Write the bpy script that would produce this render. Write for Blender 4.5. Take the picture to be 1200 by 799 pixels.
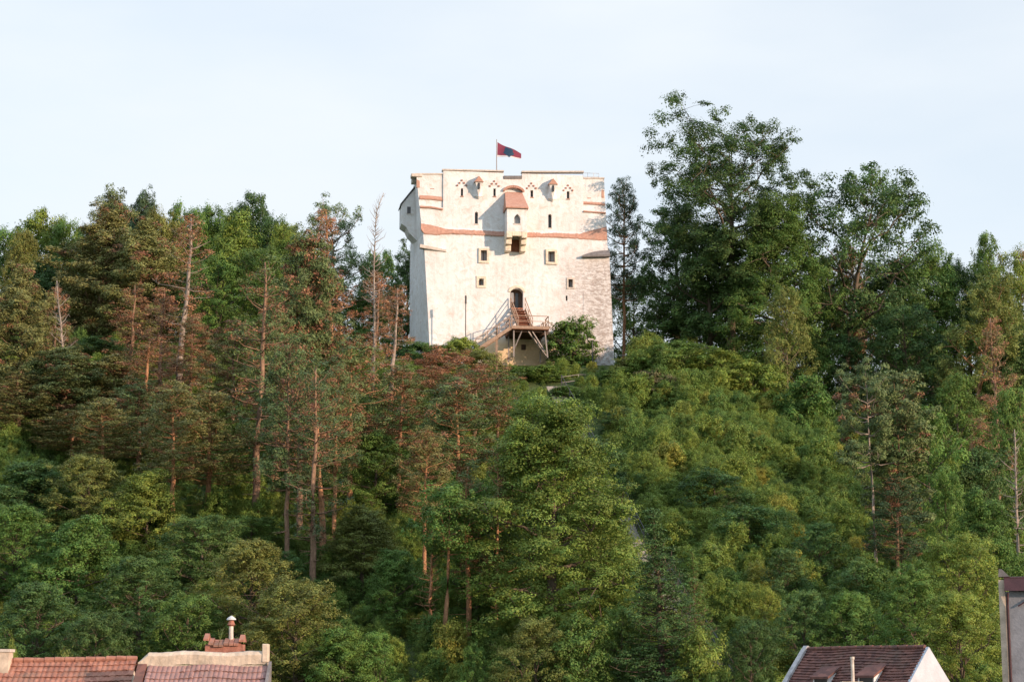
import bpy, bmesh, math, random
import numpy as np
from mathutils import Vector, Matrix, noise as mnoise
R = math.radians
S = bpy.context.scene
for o in list(bpy.data.objects): bpy.data.objects.remove(o)
C = S.collection
# ---------------------------------------------------------------- camera, sky, sun, exposure
F = 2239.0; CZ = 12.0; TH = math.atan(390.0/F)
cam_d = bpy.data.cameras.new('camera'); cam = bpy.data.objects.new('camera', cam_d); C.objects.link(cam)
cam.location = (0, 0, CZ); cam.rotation_euler = (math.pi/2+TH, 0, 0)
cam_d.sensor_fit = 'HORIZONTAL'; cam_d.sensor_width = 36; cam_d.lens = 36*F/1200
cam_d.clip_start = 0.5; cam_d.clip_end = 6000
S.camera = cam
SUN_AZ = R(56); SUN_EL = R(13)                      # azimuth from -Y (towards camera) to +X
sdir = Vector((math.sin(SUN_AZ)*math.cos(SUN_EL), -math.cos(SUN_AZ)*math.cos(SUN_EL), math.sin(SUN_EL)))
world = bpy.data.worlds.new('World'); S.world = world; world.use_nodes = True
wt = world.node_tree; wn = wt.nodes; wn.clear()
def wl(a, b): wt.links.new(a, b)
wo = wn.new('ShaderNodeOutputWorld'); bg = wn.new('ShaderNodeBackground'); wl(bg.outputs[0], wo.inputs[0])
sky = wn.new('ShaderNodeTexSky'); sky.sky_type = 'NISHITA'; sky.sun_disc = False
sky.sun_elevation = SUN_EL; sky.sun_rotation = math.pi - SUN_AZ; sky.altitude = 600; sky.air_density = 1.0; sky.dust_density = 1.2; sky.ozone_density = 1.2
bg.inputs[1].default_value = 0.15
tc = wn.new('ShaderNodeTexCoord'); mp = wn.new('ShaderNodeMapping'); mp.inputs['Scale'].default_value = (1, 1, 3.2)
wl(tc.outputs['Generated'], mp.inputs[0])
nz = wn.new('ShaderNodeTexNoise'); nz.inputs['Scale'].default_value = 3.4; nz.inputs['Detail'].default_value = 5; nz.inputs['Roughness'].default_value = .5
wl(mp.outputs[0], nz.inputs['Vector'])
cr = wn.new('ShaderNodeValToRGB'); cr.color_ramp.elements[0].position = .36; cr.color_ramp.elements[1].position = .66
cr.color_ramp.elements[0].color = (.74, .74, .74, 1); cr.color_ramp.elements[1].color = (.97, .97, .97, 1)
wl(nz.outputs['Fac'], cr.inputs[0])
mx = wn.new('ShaderNodeMix'); mx.data_type = 'RGBA'
wl(cr.outputs[0], mx.inputs[0]); wl(sky.outputs[0], mx.inputs[6]); mx.inputs[7].default_value = (3.52, 3.76, 3.98, 1)   # thin high cloud
# sky above the view brightened and tinted blue, added fill for shaded surfaces
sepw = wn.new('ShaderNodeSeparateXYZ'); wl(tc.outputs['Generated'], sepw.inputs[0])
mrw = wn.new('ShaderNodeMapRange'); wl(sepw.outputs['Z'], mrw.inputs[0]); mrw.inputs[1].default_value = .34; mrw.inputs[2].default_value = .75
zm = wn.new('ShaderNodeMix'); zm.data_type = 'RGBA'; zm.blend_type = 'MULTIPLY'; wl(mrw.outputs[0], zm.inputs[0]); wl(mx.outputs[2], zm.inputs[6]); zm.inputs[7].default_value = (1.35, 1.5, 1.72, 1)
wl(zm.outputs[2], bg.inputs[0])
sun_d = bpy.data.lights.new('sun', 'SUN'); sun_d.energy = 3.6; sun_d.angle = R(0.6); sun_d.color = (1.0, .70, .515)
sun = bpy.data.objects.new('sun', sun_d); C.objects.link(sun); sun.rotation_euler = sdir.to_track_quat('Z', 'Y').to_euler()
S.view_settings.view_transform = 'Standard'; S.view_settings.look = 'None'; S.view_settings.gamma = 1
S.view_settings.use_curve_mapping = False; S.view_settings.exposure = 0.78
S.render.engine = 'CYCLES'
S.cycles.max_bounces = 6; S.cycles.diffuse_bounces = 3; S.cycles.glossy_bounces = 2; S.cycles.transmission_bounces = 3; S.cycles.transparent_max_bounces = 4

# ---------------------------------------------------------------- geometry of the view and of the land
def ray(px, row):
    d = Vector(((px-600)/F, 1.0, (399.5-row)/F))
    c, s = math.cos(TH), math.sin(TH)
    return Vector((d.x, d.y*c-d.z*s, d.y*s+d.z*c))
def at(px, row, Y):                                   # world point on the ray at distance Y
    r = ray(px, row); t = Y/r.y
    return Vector((r.x*t, Y, CZ+r.z*t))
def smin(a, b, k):
    h = max(k-abs(a-b), 0)/k
    return min(a, b)-h*h*k*.25
def sstep(t):
    t = min(max(t, 0), 1); return t*t*(3-2*t)
def terr(x, y):
    top = 41.2 - 10.5*sstep((x-11)/34.) + 1.0*sstep((-x-15)/40.)
    t = (y-84)/(175.-84)
    p = -smin(-t, 0, .12); p = smin(p, 1, .10)
    z = top*p
    if y > 176: z -= 0.06*(y-176) if y < 400 else 13.4+.03*(y-400)
    amp = min(max((y-86)/20., 0), 1)
    if abs(x) < 14 and 168 < y < 200: amp *= .3
    z += amp*.9*mnoise.noise(Vector((x*.09, y*.09, 3.1)))
    return z
def hit(px, row):
    r = ray(px, row); t = 60.
    while t < 400:
        p = Vector((r.x*t, r.y*t, CZ+r.z*t))
        if p.z < terr(p.x, p.y): return p
        t += .25
    return p

# ---------------------------------------------------------------- materials
def mat(name, rough=.8, spec=.3):
    m = bpy.data.materials.new(name); m.use_nodes = True
    b = m.node_tree.nodes['Principled BSDF']; b.inputs['Roughness'].default_value = rough; b.inputs['Specular IOR Level'].default_value = spec
    return m, m.node_tree.nodes, m.node_tree.links, b
def mixrgb(N, L, fac, a, b, blend='MIX'):
    n = N.new('ShaderNodeMix'); n.data_type = 'RGBA'; n.blend_type = blend
    for sock, v in ((n.inputs[0], fac), (n.inputs[6], a), (n.inputs[7], b)):
        if hasattr(v, 'links'): L.new(v, sock)
        elif isinstance(v, tuple): sock.default_value = (*v, 1) if len(v) == 3 else v
        else: sock.default_value = v
    return n.outputs[2]
def noise_tex(N, L, scale, detail=4, rough=.6, vec=None, dist=0.):
    n = N.new('ShaderNodeTexNoise'); n.inputs['Scale'].default_value = scale; n.inputs['Detail'].default_value = detail; n.inputs['Roughness'].default_value = rough; n.inputs['Distortion'].default_value = dist
    if vec is not None: L.new(vec, n.inputs['Vector'])
    return n.outputs['Fac']
def ramp(N, L, src, p0, p1, c0=(0, 0, 0), c1=(1, 1, 1)):
    n = N.new('ShaderNodeValToRGB'); e = n.color_ramp.elements
    e[0].position = p0; e[1].position = p1; e[0].color = (*c0, 1); e[1].color = (*c1, 1); L.new(src, n.inputs[0])
    return n.outputs[0]
def objvec(N, L, scale=(1, 1, 1)):
    t = N.new('ShaderNodeTexCoord'); m = N.new('ShaderNodeMapping'); m.inputs['Scale'].default_value = scale
    L.new(t.outputs['Object'], m.inputs[0]); return m.outputs[0]
def bump(N, L, b, h, strength=.4, dist=.05):
    n = N.new('ShaderNodeBump'); n.inputs['Strength'].default_value = strength; n.inputs['Distance'].default_value = dist
    L.new(h, n.inputs['Height']); L.new(n.outputs[0], b.inputs['Normal'])
def simple(name, col, var=.25, scale=3., rough=.8, spec=.3, bmp=.3, metal=0.):
    m, N, L, b = mat(name, rough, spec); v = objvec(N, L)
    n = noise_tex(N, L, scale, 5, .65, v)
    dk = tuple(c*(1-var) for c in col); lt = tuple(min(1, c*(1+var)) for c in col)
    L.new(ramp(N, L, n, .3, .7, dk, lt), b.inputs['Base Color'])
    if bmp: bump(N, L, b, noise_tex(N, L, scale*6, 4, .6, v), bmp, .03)
    b.inputs['Metallic'].default_value = metal
    return m
def mathn(N, L, op, a, b_):
    n = N.new('ShaderNodeMath'); n.operation = op
    for i, v in enumerate((a, b_)):
        if hasattr(v, 'links'): L.new(v, n.inputs[i])
        else: n.inputs[i].default_value = v
    return n.outputs[0]
def leaf_mat(name, trans=.3, under=False):
    m, N, L, b = mat(name, .6, .2)
    oi = N.new('ShaderNodeObjectInfo')
    a1 = N.new('ShaderNodeAttribute'); a1.attribute_name = 'cl'
    a2 = N.new('ShaderNodeAttribute'); a2.attribute_name = 'lf'
    if under:
        r = N.new('ShaderNodeValToRGB'); L.new(oi.outputs['Random'], r.inputs[0])
        e = r.color_ramp.elements; e[0].position = 0; e[0].color = (.085, .155, .036, 1); e[1].position = 1; e[1].color = (.27, .26, .045, 1)
        for p, c in ((.3, (.115, .185, .038, 1)), (.55, (.155, .22, .040, 1)), (.8, (.18, .235, .042, 1)), (.9, (.12, .185, .04, 1))):
            q = e.new(p); q.color = c
        col = r.outputs[0]
    else:
        lt = N.new('ShaderNodeMath'); lt.operation = 'LESS_THAN'; L.new(a1.outputs['Fac'], lt.inputs[0]); L.new(oi.outputs['Alpha'], lt.inputs[1])
        brown = ramp(N, L, a2.outputs['Fac'], 0, 1, (.25, .12, .066), (.40, .205, .11))
        col = mixrgb(N, L, lt.outputs[0], oi.outputs['Color'], brown)
    # natural difference of leaf colour from spray to spray and leaf to leaf
    h = N.new('ShaderNodeHueSaturation'); L.new(col, h.inputs['Color'])
    hm = N.new('ShaderNodeMapRange'); L.new(a2.outputs['Fac'], hm.inputs[0]); hm.inputs[3].default_value = .475; hm.inputs[4].default_value = .52
    L.new(hm.outputs[0], h.inputs['Hue'])
    vm = N.new('ShaderNodeMapRange'); L.new(a1.outputs['Fac'], vm.inputs[0]); vm.inputs[3].default_value = .62; vm.inputs[4].default_value = 1.38
    vv = mathn(N, L, 'ADD', vm.outputs[0], mathn(N, L, 'MULTIPLY', a2.outputs['Fac'], .25))
    L.new(vv, h.inputs['Value'])
    L.new(h.outputs[0], b.inputs['Base Color'])
    tr = N.new('ShaderNodeBsdfTranslucent'); L.new(h.outputs[0], tr.inputs['Color'])
    ms = N.new('ShaderNodeMixShader'); ms.inputs[0].default_value = trans
    L.new(b.outputs[0], ms.inputs[1]); L.new(tr.outputs[0], ms.inputs[2]); L.new(ms.outputs[0], N['Material Output'].inputs[0])
    return m
def bark_mat(name):
    m, N, L, b = mat(name, .9, .1); v = objvec(N, L, (1, 1, .35))
    oi = N.new('ShaderNodeObjectInfo'); n = noise_tex(N, L, 7, 5, .7, v)
    f = ramp(N, L, n, .3, .72, (.5, .48, .46), (1.3, 1.28, 1.22))
    L.new(mixrgb(N, L, 1.0, oi.outputs['Color'], f, 'MULTIPLY'), b.inputs['Base Color'])
    bump(N, L, b, n, .8, .05)
    return m
M = {}
M['leaf'] = leaf_mat('leaf', .3); M['needle'] = leaf_mat('needle', .12); M['under'] = leaf_mat('undergrowth_leaf', .3, True)
M['bark'] = bark_mat('bark')
def plaster_tower():
    m, N, L, b = mat('limewash', .9, .15); v = objvec(N, L)
    big = noise_tex(N, L, .35, 5, .6, v); mid = noise_tex(N, L, 1.7, 6, .7, v, .6); fine = noise_tex(N, L, 9, 5, .7, v)
    col = ramp(N, L, big, .3, .7, (.60, .60, .585), (.75, .755, .75))
    col = mixrgb(N, L, mathn(N, L, 'MULTIPLY', ramp(N, L, mid, .48, .70), .7), col, (.50, .43, .36))
    sep = N.new('ShaderNodeSeparateXYZ'); L.new(v, sep.inputs[0])
    # rain streaks and dirt
    vs = objvec(N, L, (2.2, 2.2, .22)); st = noise_tex(N, L, 1.3, 4, .6, vs)
    col = mixrgb(N, L, mathn(N, L, 'MULTIPLY', ramp(N, L, st, .48, .75), .4), col, (.46, .43, .40))
    # bare, flaking masonry low on the right corner
    mr = N.new('ShaderNodeMapRange'); L.new(sep.outputs['X'], mr.inputs[0]); mr.inputs[1].default_value = 3.2; mr.inputs[2].default_value = 7.5
    mz = N.new('ShaderNodeMapRange'); L.new(sep.outputs['Z'], mz.inputs[0]); mz.inputs[1].default_value = 11.5; mz.inputs[2].default_value = 8.5
    spots = noise_tex(N, L, 2.6, 7, .75, objvec(N, L, (.8, .8, 2.0)), .4)
    g = mathn(N, L, 'MULTIPLY', mathn(N, L, 'MULTIPLY', mr.outputs[0], mz.outputs[0]), .5)
    col = mixrgb(N, L, g, col, (.47, .455, .44))
    f = mathn(N, L, 'MULTIPLY', mathn(N, L, 'MULTIPLY', mr.outputs[0], mz.outputs[0]), ramp(N, L, spots, .46, .54))
    col = mixrgb(N, L, mathn(N, L, 'MULTIPLY', f, .7), col, (.24, .19, .16))
    # ochre plinth showing near the ground
    mo = N.new('ShaderNodeMapRange'); L.new(mathn(N, L, 'ADD', sep.outputs['Z'], mathn(N, L, 'MULTIPLY', mid, .9)), mo.inputs[0]); mo.inputs[1].default_value = 3.0; mo.inputs[2].default_value = 1.9
    mxx = N.new('ShaderNodeMapRange'); L.new(mathn(N, L, 'ABSOLUTE', mathn(N, L, 'SUBTRACT', sep.outputs['X'], .3), 0), mxx.inputs[0]); mxx.inputs[1].default_value = 4.2; mxx.inputs[2].default_value = 3.2
    col = mixrgb(N, L, mathn(N, L, 'MULTIPLY', mathn(N, L, 'MULTIPLY', mo.outputs[0], mxx.outputs[0]), .8), col, (.62, .44, .22))
    L.new(col, b.inputs['Base Color'])
    h = mathn(N, L, 'ADD', mathn(N, L, 'MULTIPLY', mid, 1.), mathn(N, L, 'MULTIPLY', fine, .35))
    bump(N, L, b, h, .55, .12)
    return m
M['tower'] = plaster_tower()
def tile_mat(name, c0, c1, moss=(.10, .09, .07), sc=(5, 5, 5), mossy=.4):
    m, N, L, b = mat(name, .85, .2)
    v = objvec(N, L, sc)
    vo = N.new('ShaderNodeTexVoronoi'); vo.inputs['Scale'].default_value = 1.; L.new(v, vo.inputs['Vector'])
    sx = N.new('ShaderNodeSeparateColor'); L.new(vo.outputs['Color'], sx.inputs[0])
    col = ramp(N, L, sx.outputs[0], 0, 1, c0, c1)
    n = noise_tex(N, L, .9, 6, .7, objvec(N, L))
    col = mixrgb(N, L, mathn(N, L, 'MULTIPLY', ramp(N, L, n, .48, .68), mossy), col, moss)
    L.new(col, b.inputs['Base Color'])
    return m
M['tile'] = tile_mat('red_tile', (.25, .11, .078), (.37, .18, .125), mossy=.6)
M['tile_old'] = tile_mat('old_brown_tile', (.10, .052, .045), (.19, .09, .07), mossy=.5)
M['tile_pink'] = tile_mat('faded_pink_tile', (.235, .135, .12), (.32, .195, .17), mossy=.35)
M['tower_tile'] = tile_mat('tower_tile', (.37, .20, .145), (.46, .27, .20), (.36, .28, .23), (7, 7, 9), .35)
M['slate'] = simple('slate', (.16, .15, .145), .3, 4)
M['stone'] = simple('ochre_stone', (.64, .56, .44), .25, 4)
M['stone_grey'] = simple('grey_stone', (.48, .43, .37), .25, 4)
M['brick'] = simple('brick', (.30, .13, .09), .3, 8)
M['glass'] = simple('dark_glass', (.03, .032, .035), .2, 2, .15, .5, 0)
M['pane'] = simple('greyish_pane', (.27, .28, .29), .2, 2, .2, .5, 0)  # grey base colour stands in for sky reflected in the panes
M['wood'] = simple('weathered_wood', (.30, .21, .15), .3, 6)
M['deck'] = simple('brown_deck', (.20, .085, .05), .3, 5)
M['tread'] = simple('red_brown_tread', (.34, .15, .09), .2, 5)
M['darkwood'] = simple('dark_wood', (.09, .055, .04), .3, 6)
M['steel'] = simple('painted_steel', (.25, .22, .20), .25, 5, .5, .4)
M['galv'] = simple('galvanised_steel', (.45, .45, .44), .15, 5, .45, .5)
M['dark'] = simple('dark_metal', (.05, .05, .05), .2, 5, .5, .4)
M['white_wall'] = simple('whitewash_wall', (.66, .65, .64), .1, 1.2)
M['dull_white'] = simple('dull_whitewash', (.43, .46, .50), .14, 1.6, .9, .1, .5)  # darker, bluer white than the house walls, front gable only
M['cream'] = simple('worn_cream_render', (.48, .40, .31), .3, 1.8, .9, .1, .6)
M['grey_wall'] = simple('grey_render', (.23, .24, .26), .22, 1.3, .9, .1, .6)
M['verge'] = simple('worn_verge', (.36, .35, .35), .4, 3, .9, .1, .6)
M['maroon'] = simple('maroon_sheet', (.055, .022, .024), .25, 3, .55)
M['concrete'] = simple('concrete', (.30, .28, .25), .25, 2.5)
M['asphalt'] = simple('asphalt', (.05, .05, .05), .2, 2)
M['flag_red'] = simple('flag_red', (.19, .045, .075), .1, 2, .8, .1, 0)
M['flag_white'] = simple('flag_white', (.6, .58, .58), .05, 2, .8, .1, 0)
M['flag_blue'] = simple('flag_emblem', (.03, .065, .11), .3, 9, .8, .1, 0)
M['weed'] = simple('weed_leaf', (.10, .14, .04), .3, 8)
def ground_mat():
    m, N, L, b = mat('hillside', .95, .1); v = objvec(N, L)
    n = noise_tex(N, L, .25, 8, .7, v); n2 = noise_tex(N, L, 3, 6, .7, v)
    c = ramp(N, L, n, .35, .65, (.045, .075, .025), (.085, .11, .035))
    c = mixrgb(N, L, mathn(N, L, 'MULTIPLY', ramp(N, L, n2, .5, .7), .5), c, (.07, .055, .035))
    L.new(c, b.inputs['Base Color']); bump(N, L, b, n2, .8, .3)
    return m
M['ground'] = ground_mat()
M['grass'] = simple('grass', (.07, .13, .03), .3, 2, .9, .1)

# ---------------------------------------------------------------- mesh helpers
class MB:
    def __init__(s): s.v = []; s.f = []
    def add(s, vs, fs):
        n = len(s.v); s.v += [tuple(v) for v in vs]; s.f += [tuple(i+n for i in f) for f in fs]; return s
    def box(s, x0, x1, y0, y1, z0, z1):
        return s.add([(x0, y0, z0), (x1, y0, z0), (x1, y1, z0), (x0, y1, z0), (x0, y0, z1), (x1, y0, z1), (x1, y1, z1), (x0, y1, z1)],
                     [(3, 2, 1, 0), (4, 5, 6, 7), (0, 1, 5, 4), (1, 2, 6, 5), (2, 3, 7, 6), (3, 0, 4, 7)])
    def prism(s, poly, d):                       # poly: 3D points (ccw seen against d), extruded along d
        n = len(poly); d = Vector(d)
        vs = [Vector(p) for p in poly]+[Vector(p)+d for p in poly]
        fs = [tuple(range(n))[::-1], tuple(range(n, 2*n))]+[(i, (i+1) % n, n+(i+1) % n, n+i) for i in range(n)]
        return s.add(vs, fs)
    def tube(s, pts, rad, n=6, cap=True):
        pts = [Vector(p) for p in pts]
        if not hasattr(rad, '__len__'): rad = [rad]*len(pts)
        vs = []; up = Vector((0, 0, 1))
        for i, p in enumerate(pts):
            t = (pts[min(i+1, len(pts)-1)]-pts[max(i-1, 0)]).normalized()
            a = t.cross(up)
            if a.length < .05: a = t.cross(Vector((1, 0, 0)))
            a.normalize(); b = t.cross(a)
            for k in range(n):
                q = 2*math.pi*k/n; vs.append(p+(a*math.cos(q)+b*math.sin(q))*rad[i])
        fs = []
        for i in range(len(pts)-1):
            for k in range(n):
                fs.append((i*n+k, i*n+(k+1) % n, (i+1)*n+(k+1) % n, (i+1)*n+k))
        if cap: fs.append(tuple(range(n))[::-1]); fs.append(tuple((len(pts)-1)*n+k for k in range(n)))
        return s.add(vs, fs)
    def bar(s, a, b, w, h=None):                  # square bar from a to b
        a = Vector(a); b = Vector(b); h = h or w; t = (b-a).normalized()
        x = t.cross(Vector((0, 0, 1)))
        if x.length < .05: x = Vector((1, 0, 0))
        x.normalize(); y = x.cross(t).normalized()
        vs = [p+x*sx*w/2+y*sy*h/2 for p in (a, b) for sx, sy in ((-1, -1), (1, -1), (1, 1), (-1, 1))]
        return s.add(vs, [(0, 1, 2, 3)[::-1], (4, 5, 6, 7), (0, 1, 5, 4), (1, 2, 6, 5), (2, 3, 7, 6), (3, 0, 4, 7)])
    def build(s, name, m, parent=None, smooth=False, bevel=0):
        me = bpy.data.meshes.new(name); me.from_pydata([tuple(v) for v in s.v], [], s.f)
        bm = bmesh.new(); bm.from_mesh(me); bmesh.ops.recalc_face_normals(bm, faces=bm.faces); bm.to_mesh(me); bm.free()
        me.materials.append(M[m]); 
        if smooth: me.polygons.foreach_set('use_smooth', [True]*len(me.polygons))
        o = bpy.data.objects.new(name, me); C.objects.link(o)
        if parent: o.parent = parent
        if bevel:
            b = o.modifiers.new('bevel', 'BEVEL'); b.width = bevel; b.segments = 2
        return o
def empty(name, loc=(0, 0, 0), rz=0., label=None, cat=None, group=None):
    o = bpy.data.objects.new(name, None); C.objects.link(o); o.location = loc; o.rotation_euler = (0, 0, rz); o.empty_display_size = .5
    if label: o['label'] = label
    if cat: o['category'] = cat
    if group: o['group'] = group
    return o
def tag(o, label, cat, group=None):
    o['label'] = label; o['category'] = cat
    if group: o['group'] = group
    return o

# ---------------------------------------------------------------- setting: ground
def build_ground():
    xs = sorted(set([-3000, -1500, -700, -350, -200, -130]+[i*1.5 for i in range(-60, 61)]+[130, 200, 350, 700, 1500, 3000]))
    ys = sorted(set([-2000, -800, -300, -100, 0, 40, 70]+[80+i*1.3 for i in range(0, 110)]+[240, 280, 340, 450, 700, 1200, 2200, 4500]))
    V = [(x, y, terr(x, y) if y > 0 else 0.) for y in ys for x in xs]
    n = len(xs); Fc = [(j*n+i, j*n+i+1, (j+1)*n+i+1, (j+1)*n+i) for j in range(len(ys)-1) for i in range(n-1)]
    m = MB(); m.v = V; m.f = Fc
    o = m.build('ground', 'ground', smooth=True); o['kind'] = 'structure'
    s = MB().box(-300, 300, 40, 60, -.3, .006); o = s.build('road', 'asphalt'); o['kind'] = 'structure'
build_ground()

# ---------------------------------------------------------------- the white tower
TA = R(8.0)
TP = at(605, 425, 177.0); TP.z = 41.0
tn = Vector((math.sin(TA), -math.cos(TA), 0)); tu = Vector((math.cos(TA), math.sin(TA), 0))
def TL(px, row, v=0.):                         # photo position -> (u, w) on the plane v metres in front of the wall
    r = ray(px, row); o = Vector((0, 0, CZ))
    t = ((TP-o).dot(tn)+v)/r.dot(tn); p = o+r*t
    return (p-TP).dot(tu), p.z-TP.z
tower = empty('fortress_tower', TP, TA, 'whitewashed stone fortress tower with red tile bands standing on top of the wooded hill', 'tower')
def cutbox(mb, x0, x1, r0, r1, depth=.7, v0=.6):
    (ua, wa), (ub, wb) = TL(x0, r1), TL(x1, r0)
    mb.box(ua, ub, -v0, depth, wa, wb)
DEPTH = 11.0
def loft():
    # (row, left px, right px) of the front face
    L0 = TL(506, 440); Rr0 = TL(720.5, 440)
    levels = []
    for row, xl, xr, vo in ((455, 506.5, 721, .34), (425, 504.5, 719.5, .28), (350, 500.5, 716, .14), (296, 497.5, 713.2, .04), (274, 496, 711.5, 0.), (266, 494, 711, -.16), (240, 491.5, 710, -.17), (199, 487.5, 708, -.18)):
        ul, w = TL(xl, row, vo); ur, _ = TL(xr, row, vo)
        pts = [(ul, -vo)]
        nf = 24
        pts = [(ul+(ur-ul)*i/nf, -vo) for i in range(nf+1)]
        pts += [(ur+.02, DEPTH*.35), (ur+.02, DEPTH*.6)]
        urr = ur; ub_ = TL(480.3+max(0, (300-row))*.035, row, -DEPTH*.6)[0]; cx = (ub_+ur)/2; rx = (ur-ub_)/2
        for k in range(1, 12):
            q = math.pi*k/12; pts.append((cx+rx*math.cos(q), DEPTH*.6+rx*.75*math.sin(q)))
        pts += [(ub_, DEPTH*.6), (ul+(ub_-ul)*.6, DEPTH*.35)]
        levels.append([(x, y, w) for x, y in pts])
    # subdivide levels vertically for gentle unevenness
    out = []
    for a, b in zip(levels[:-1], levels[1:]):
        k = max(1, int((b[0][2]-a[0][2])/.7))
        for j in range(k): out.append([tuple(a[i][c]+(b[i][c]-a[i][c])*j/k for c in range(3)) for i in range(len(a))])
    out.append(levels[-1]); n = len(out[0]); mb = MB()
    vs = []
    for lv in out:
        for (x, y, z) in lv:
            d = mnoise.noise(Vector((x*.45, y*.45, z*.45)))*.07+mnoise.noise(Vector((x*1.3, y*1.3, z*1.3)))*.03
            vs.append((x, y+(d if y < .5 else 0), z))
    fs = [(j*n+i, j*n+(i+1) % n, (j+1)*n+(i+1) % n, (j+1)*n+i) for j in range(len(out)-1) for i in range(n)]
    fs += [tuple(range(n))[::-1], tuple(range((len(out)-1)*n, len(out)*n))]
    mb.add(vs, fs); return mb
wallm = loft()
cut = MB()
# low corner parapets and recessed corner panels, roof notch
cuts_extra = []
ul, _ = TL(480, 220); u1, w1 = TL(519.5, 243); u2, w2 = TL(518.5, 203.5)
cut.box(ul-1, u1, -1.2, .30, w1, 60)
ul, w3 = TL(684, 246.5); ur, _ = TL(712, 220)
cut.box(ul, ur+1, -1.2, .30, w3, 60)
cut2 = MB()
_, wt1 = TL(505, 203.6); cut2.box(TL(480, 200)[0]-1, u1-.01, -.9, 20, wt1, 62)
_, wt2 = TL(697, 208.6); cut2.box(ul+.01, ur+2, -.9, 20, wt2, 62)
ua, wa = TL(590.5, 212); ub, _ = TL(612, 212); cut2.box(ua, ub, -.95, 22, TL(600, 209)[1], 61)
cut2.box(ub+.01, ul+.005, -.93, 21, TL(660, 201.2)[1]-.05, 61.5)
WINS = [  # px, row, w, h (photo px), arched, framed, label
 (506.8, 215.8, 3.6, 8, 1, 0), (541.7, 224.7, 2.8, 9, 0, 0), (579.9, 225, 2.8, 9, 0, 0), (558.6, 254.8, 3.8, 14, 1, 0),
 (566.9, 299.9, 7.2, 12, 0, 1), (563.7, 330.8, 6, 8, 1, 1), (623.6, 226.6, 3.2, 8, 0, 0), (666.2, 228.1, 3, 8.5, 0, 0),
 (691, 226.8, 3.2, 8, 0, 0), (644.8, 258.5, 4, 16, 1, 0), (646, 301.3, 7.8, 12, 0, 1), (668.3, 332.4, 5, 9, 0, 2), (663.8, 349.7, 2, 6, 0, 0)]
winpoly = []
for px, row, w, h, arch, fr in WINS:
    (ua, wa), (ub, wb) = TL(px-w/2, row+h/2), TL(px+w/2, row-h/2)
    if arch:
        r = (ub-ua)/2; pts = [(ua, wa), (ub, wa), (ub, wb-r)]+[((ua+ub)/2+r*math.cos(q), wb-r+r*math.sin(q)) for q in (R(30), R(60), R(90), R(120), R(150))]+[(ua, wb-r)]
    else: pts = [(ua, wa), (ub, wa), (ub, wb), (ua, wb)]
    winpoly.append(pts)
    cut.prism([(x, -.5, z) for x, z in pts], (0, 1.15, 0))
# door
(ua, wa), (ub, wb) = TL(597.6, 361.3), TL(613, 338.5)
DR = (ua, ub, wa, wb)
dp = [(ua, wa), (ub, wa), (ub, wb-.45)]+[((ua+ub)/2+(ub-ua)/2*math.cos(q), wb-.45+.45*math.sin(q)) for q in (R(30), R(60), R(90), R(120), R(150))]+[(ua, wb-.45)]
cut.prism([(x, -.6, z) for x, z in dp], (0, 1.6, 0))
# arched niche above the oriel
(na, nwa), (nb, nwb) = TL(591.5, 231.5), TL(612.5, 220.5)
npoly = [(na, nwa), (nb, nwa), (nb, nwb-.35)]+[((na+nb)/2+(nb-na)/2*math.cos(q), nwb-.35+.35*math.sin(q)) for q in (R(30), R(60), R(90), R(120), R(150))]+[(na, nwb-.35)]
cut.prism([(x, -.5, z) for x, z in npoly], (0, .85, 0))
wall = wallm.build('wall', 'tower', tower)
def boolean(o, cutter_mb):
    c = cutter_mb.build('cutter', 'tower'); c.parent = o.parent
    md = o.modifiers.new('b', 'BOOLEAN'); md.operation = 'DIFFERENCE'; md.object = c; md.solver = 'EXACT'
    bpy.context.view_layer.update()
    dg = bpy.context.evaluated_depsgraph_get()
    me = bpy.data.meshes.new_from_object(o.evaluated_get(dg)); o.modifiers.clear(); o.data = me
    bpy.data.objects.remove(c)
boolean(wall, cut); boolean(wall, cut2)
# windows: a surround or sill as the part, the pane as its sub-part
for (px, row, w, h, arch, fr), pts in zip(WINS, winpoly):
    mb = MB(); (ua, wa) = pts[0]; ub = pts[1][0]; wb = max(p[1] for p in pts)
    if fr:
        t = .22 if fr == 1 else .18
        for (x0, x1, z0, z1) in ((ua-t, ua, wa-t, wb+t), (ub, ub+t, wa-t, wb+t), (ua, ub, wb-.02 if arch else wb, wb+t), (ua, ub, wa-t, wa)):
            mb.box(x0, x1, -.14-.02*(x0 == ua-t), .3, z0, z1)
        mt = 'stone' if fr == 1 else 'stone_grey'
    else:
        mb.box(ua-.05, ub+.05, -.06, .3, wa-.09, wa); mt = 'tower_tile' if row < 240 else 'stone_grey'
    vo = .0
    if h < 10 and row > 340: mb = MB().box(ua-.01, ub+.01, -.02, .3, wa-.05, wa); 
    win = mb.build('window', mt, tower, bevel=.015)
    if row > 290: win.location.y = -.04
    if row < 262: win.location.y = .17
    if px < 519 or px > 684: win.location.y = .35
    vo = .45
    pm = MB().prism([(x, vo, z) for x, z in pts], (0, .04, 0)).build('pane', 'pane' if fr else 'glass', win)
    if fr: MB().box((ua+ub)/2-.03, (ua+ub)/2+.03, .38, .44, wa, wb-.02).build('mullion', 'darkwood', win)
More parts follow.
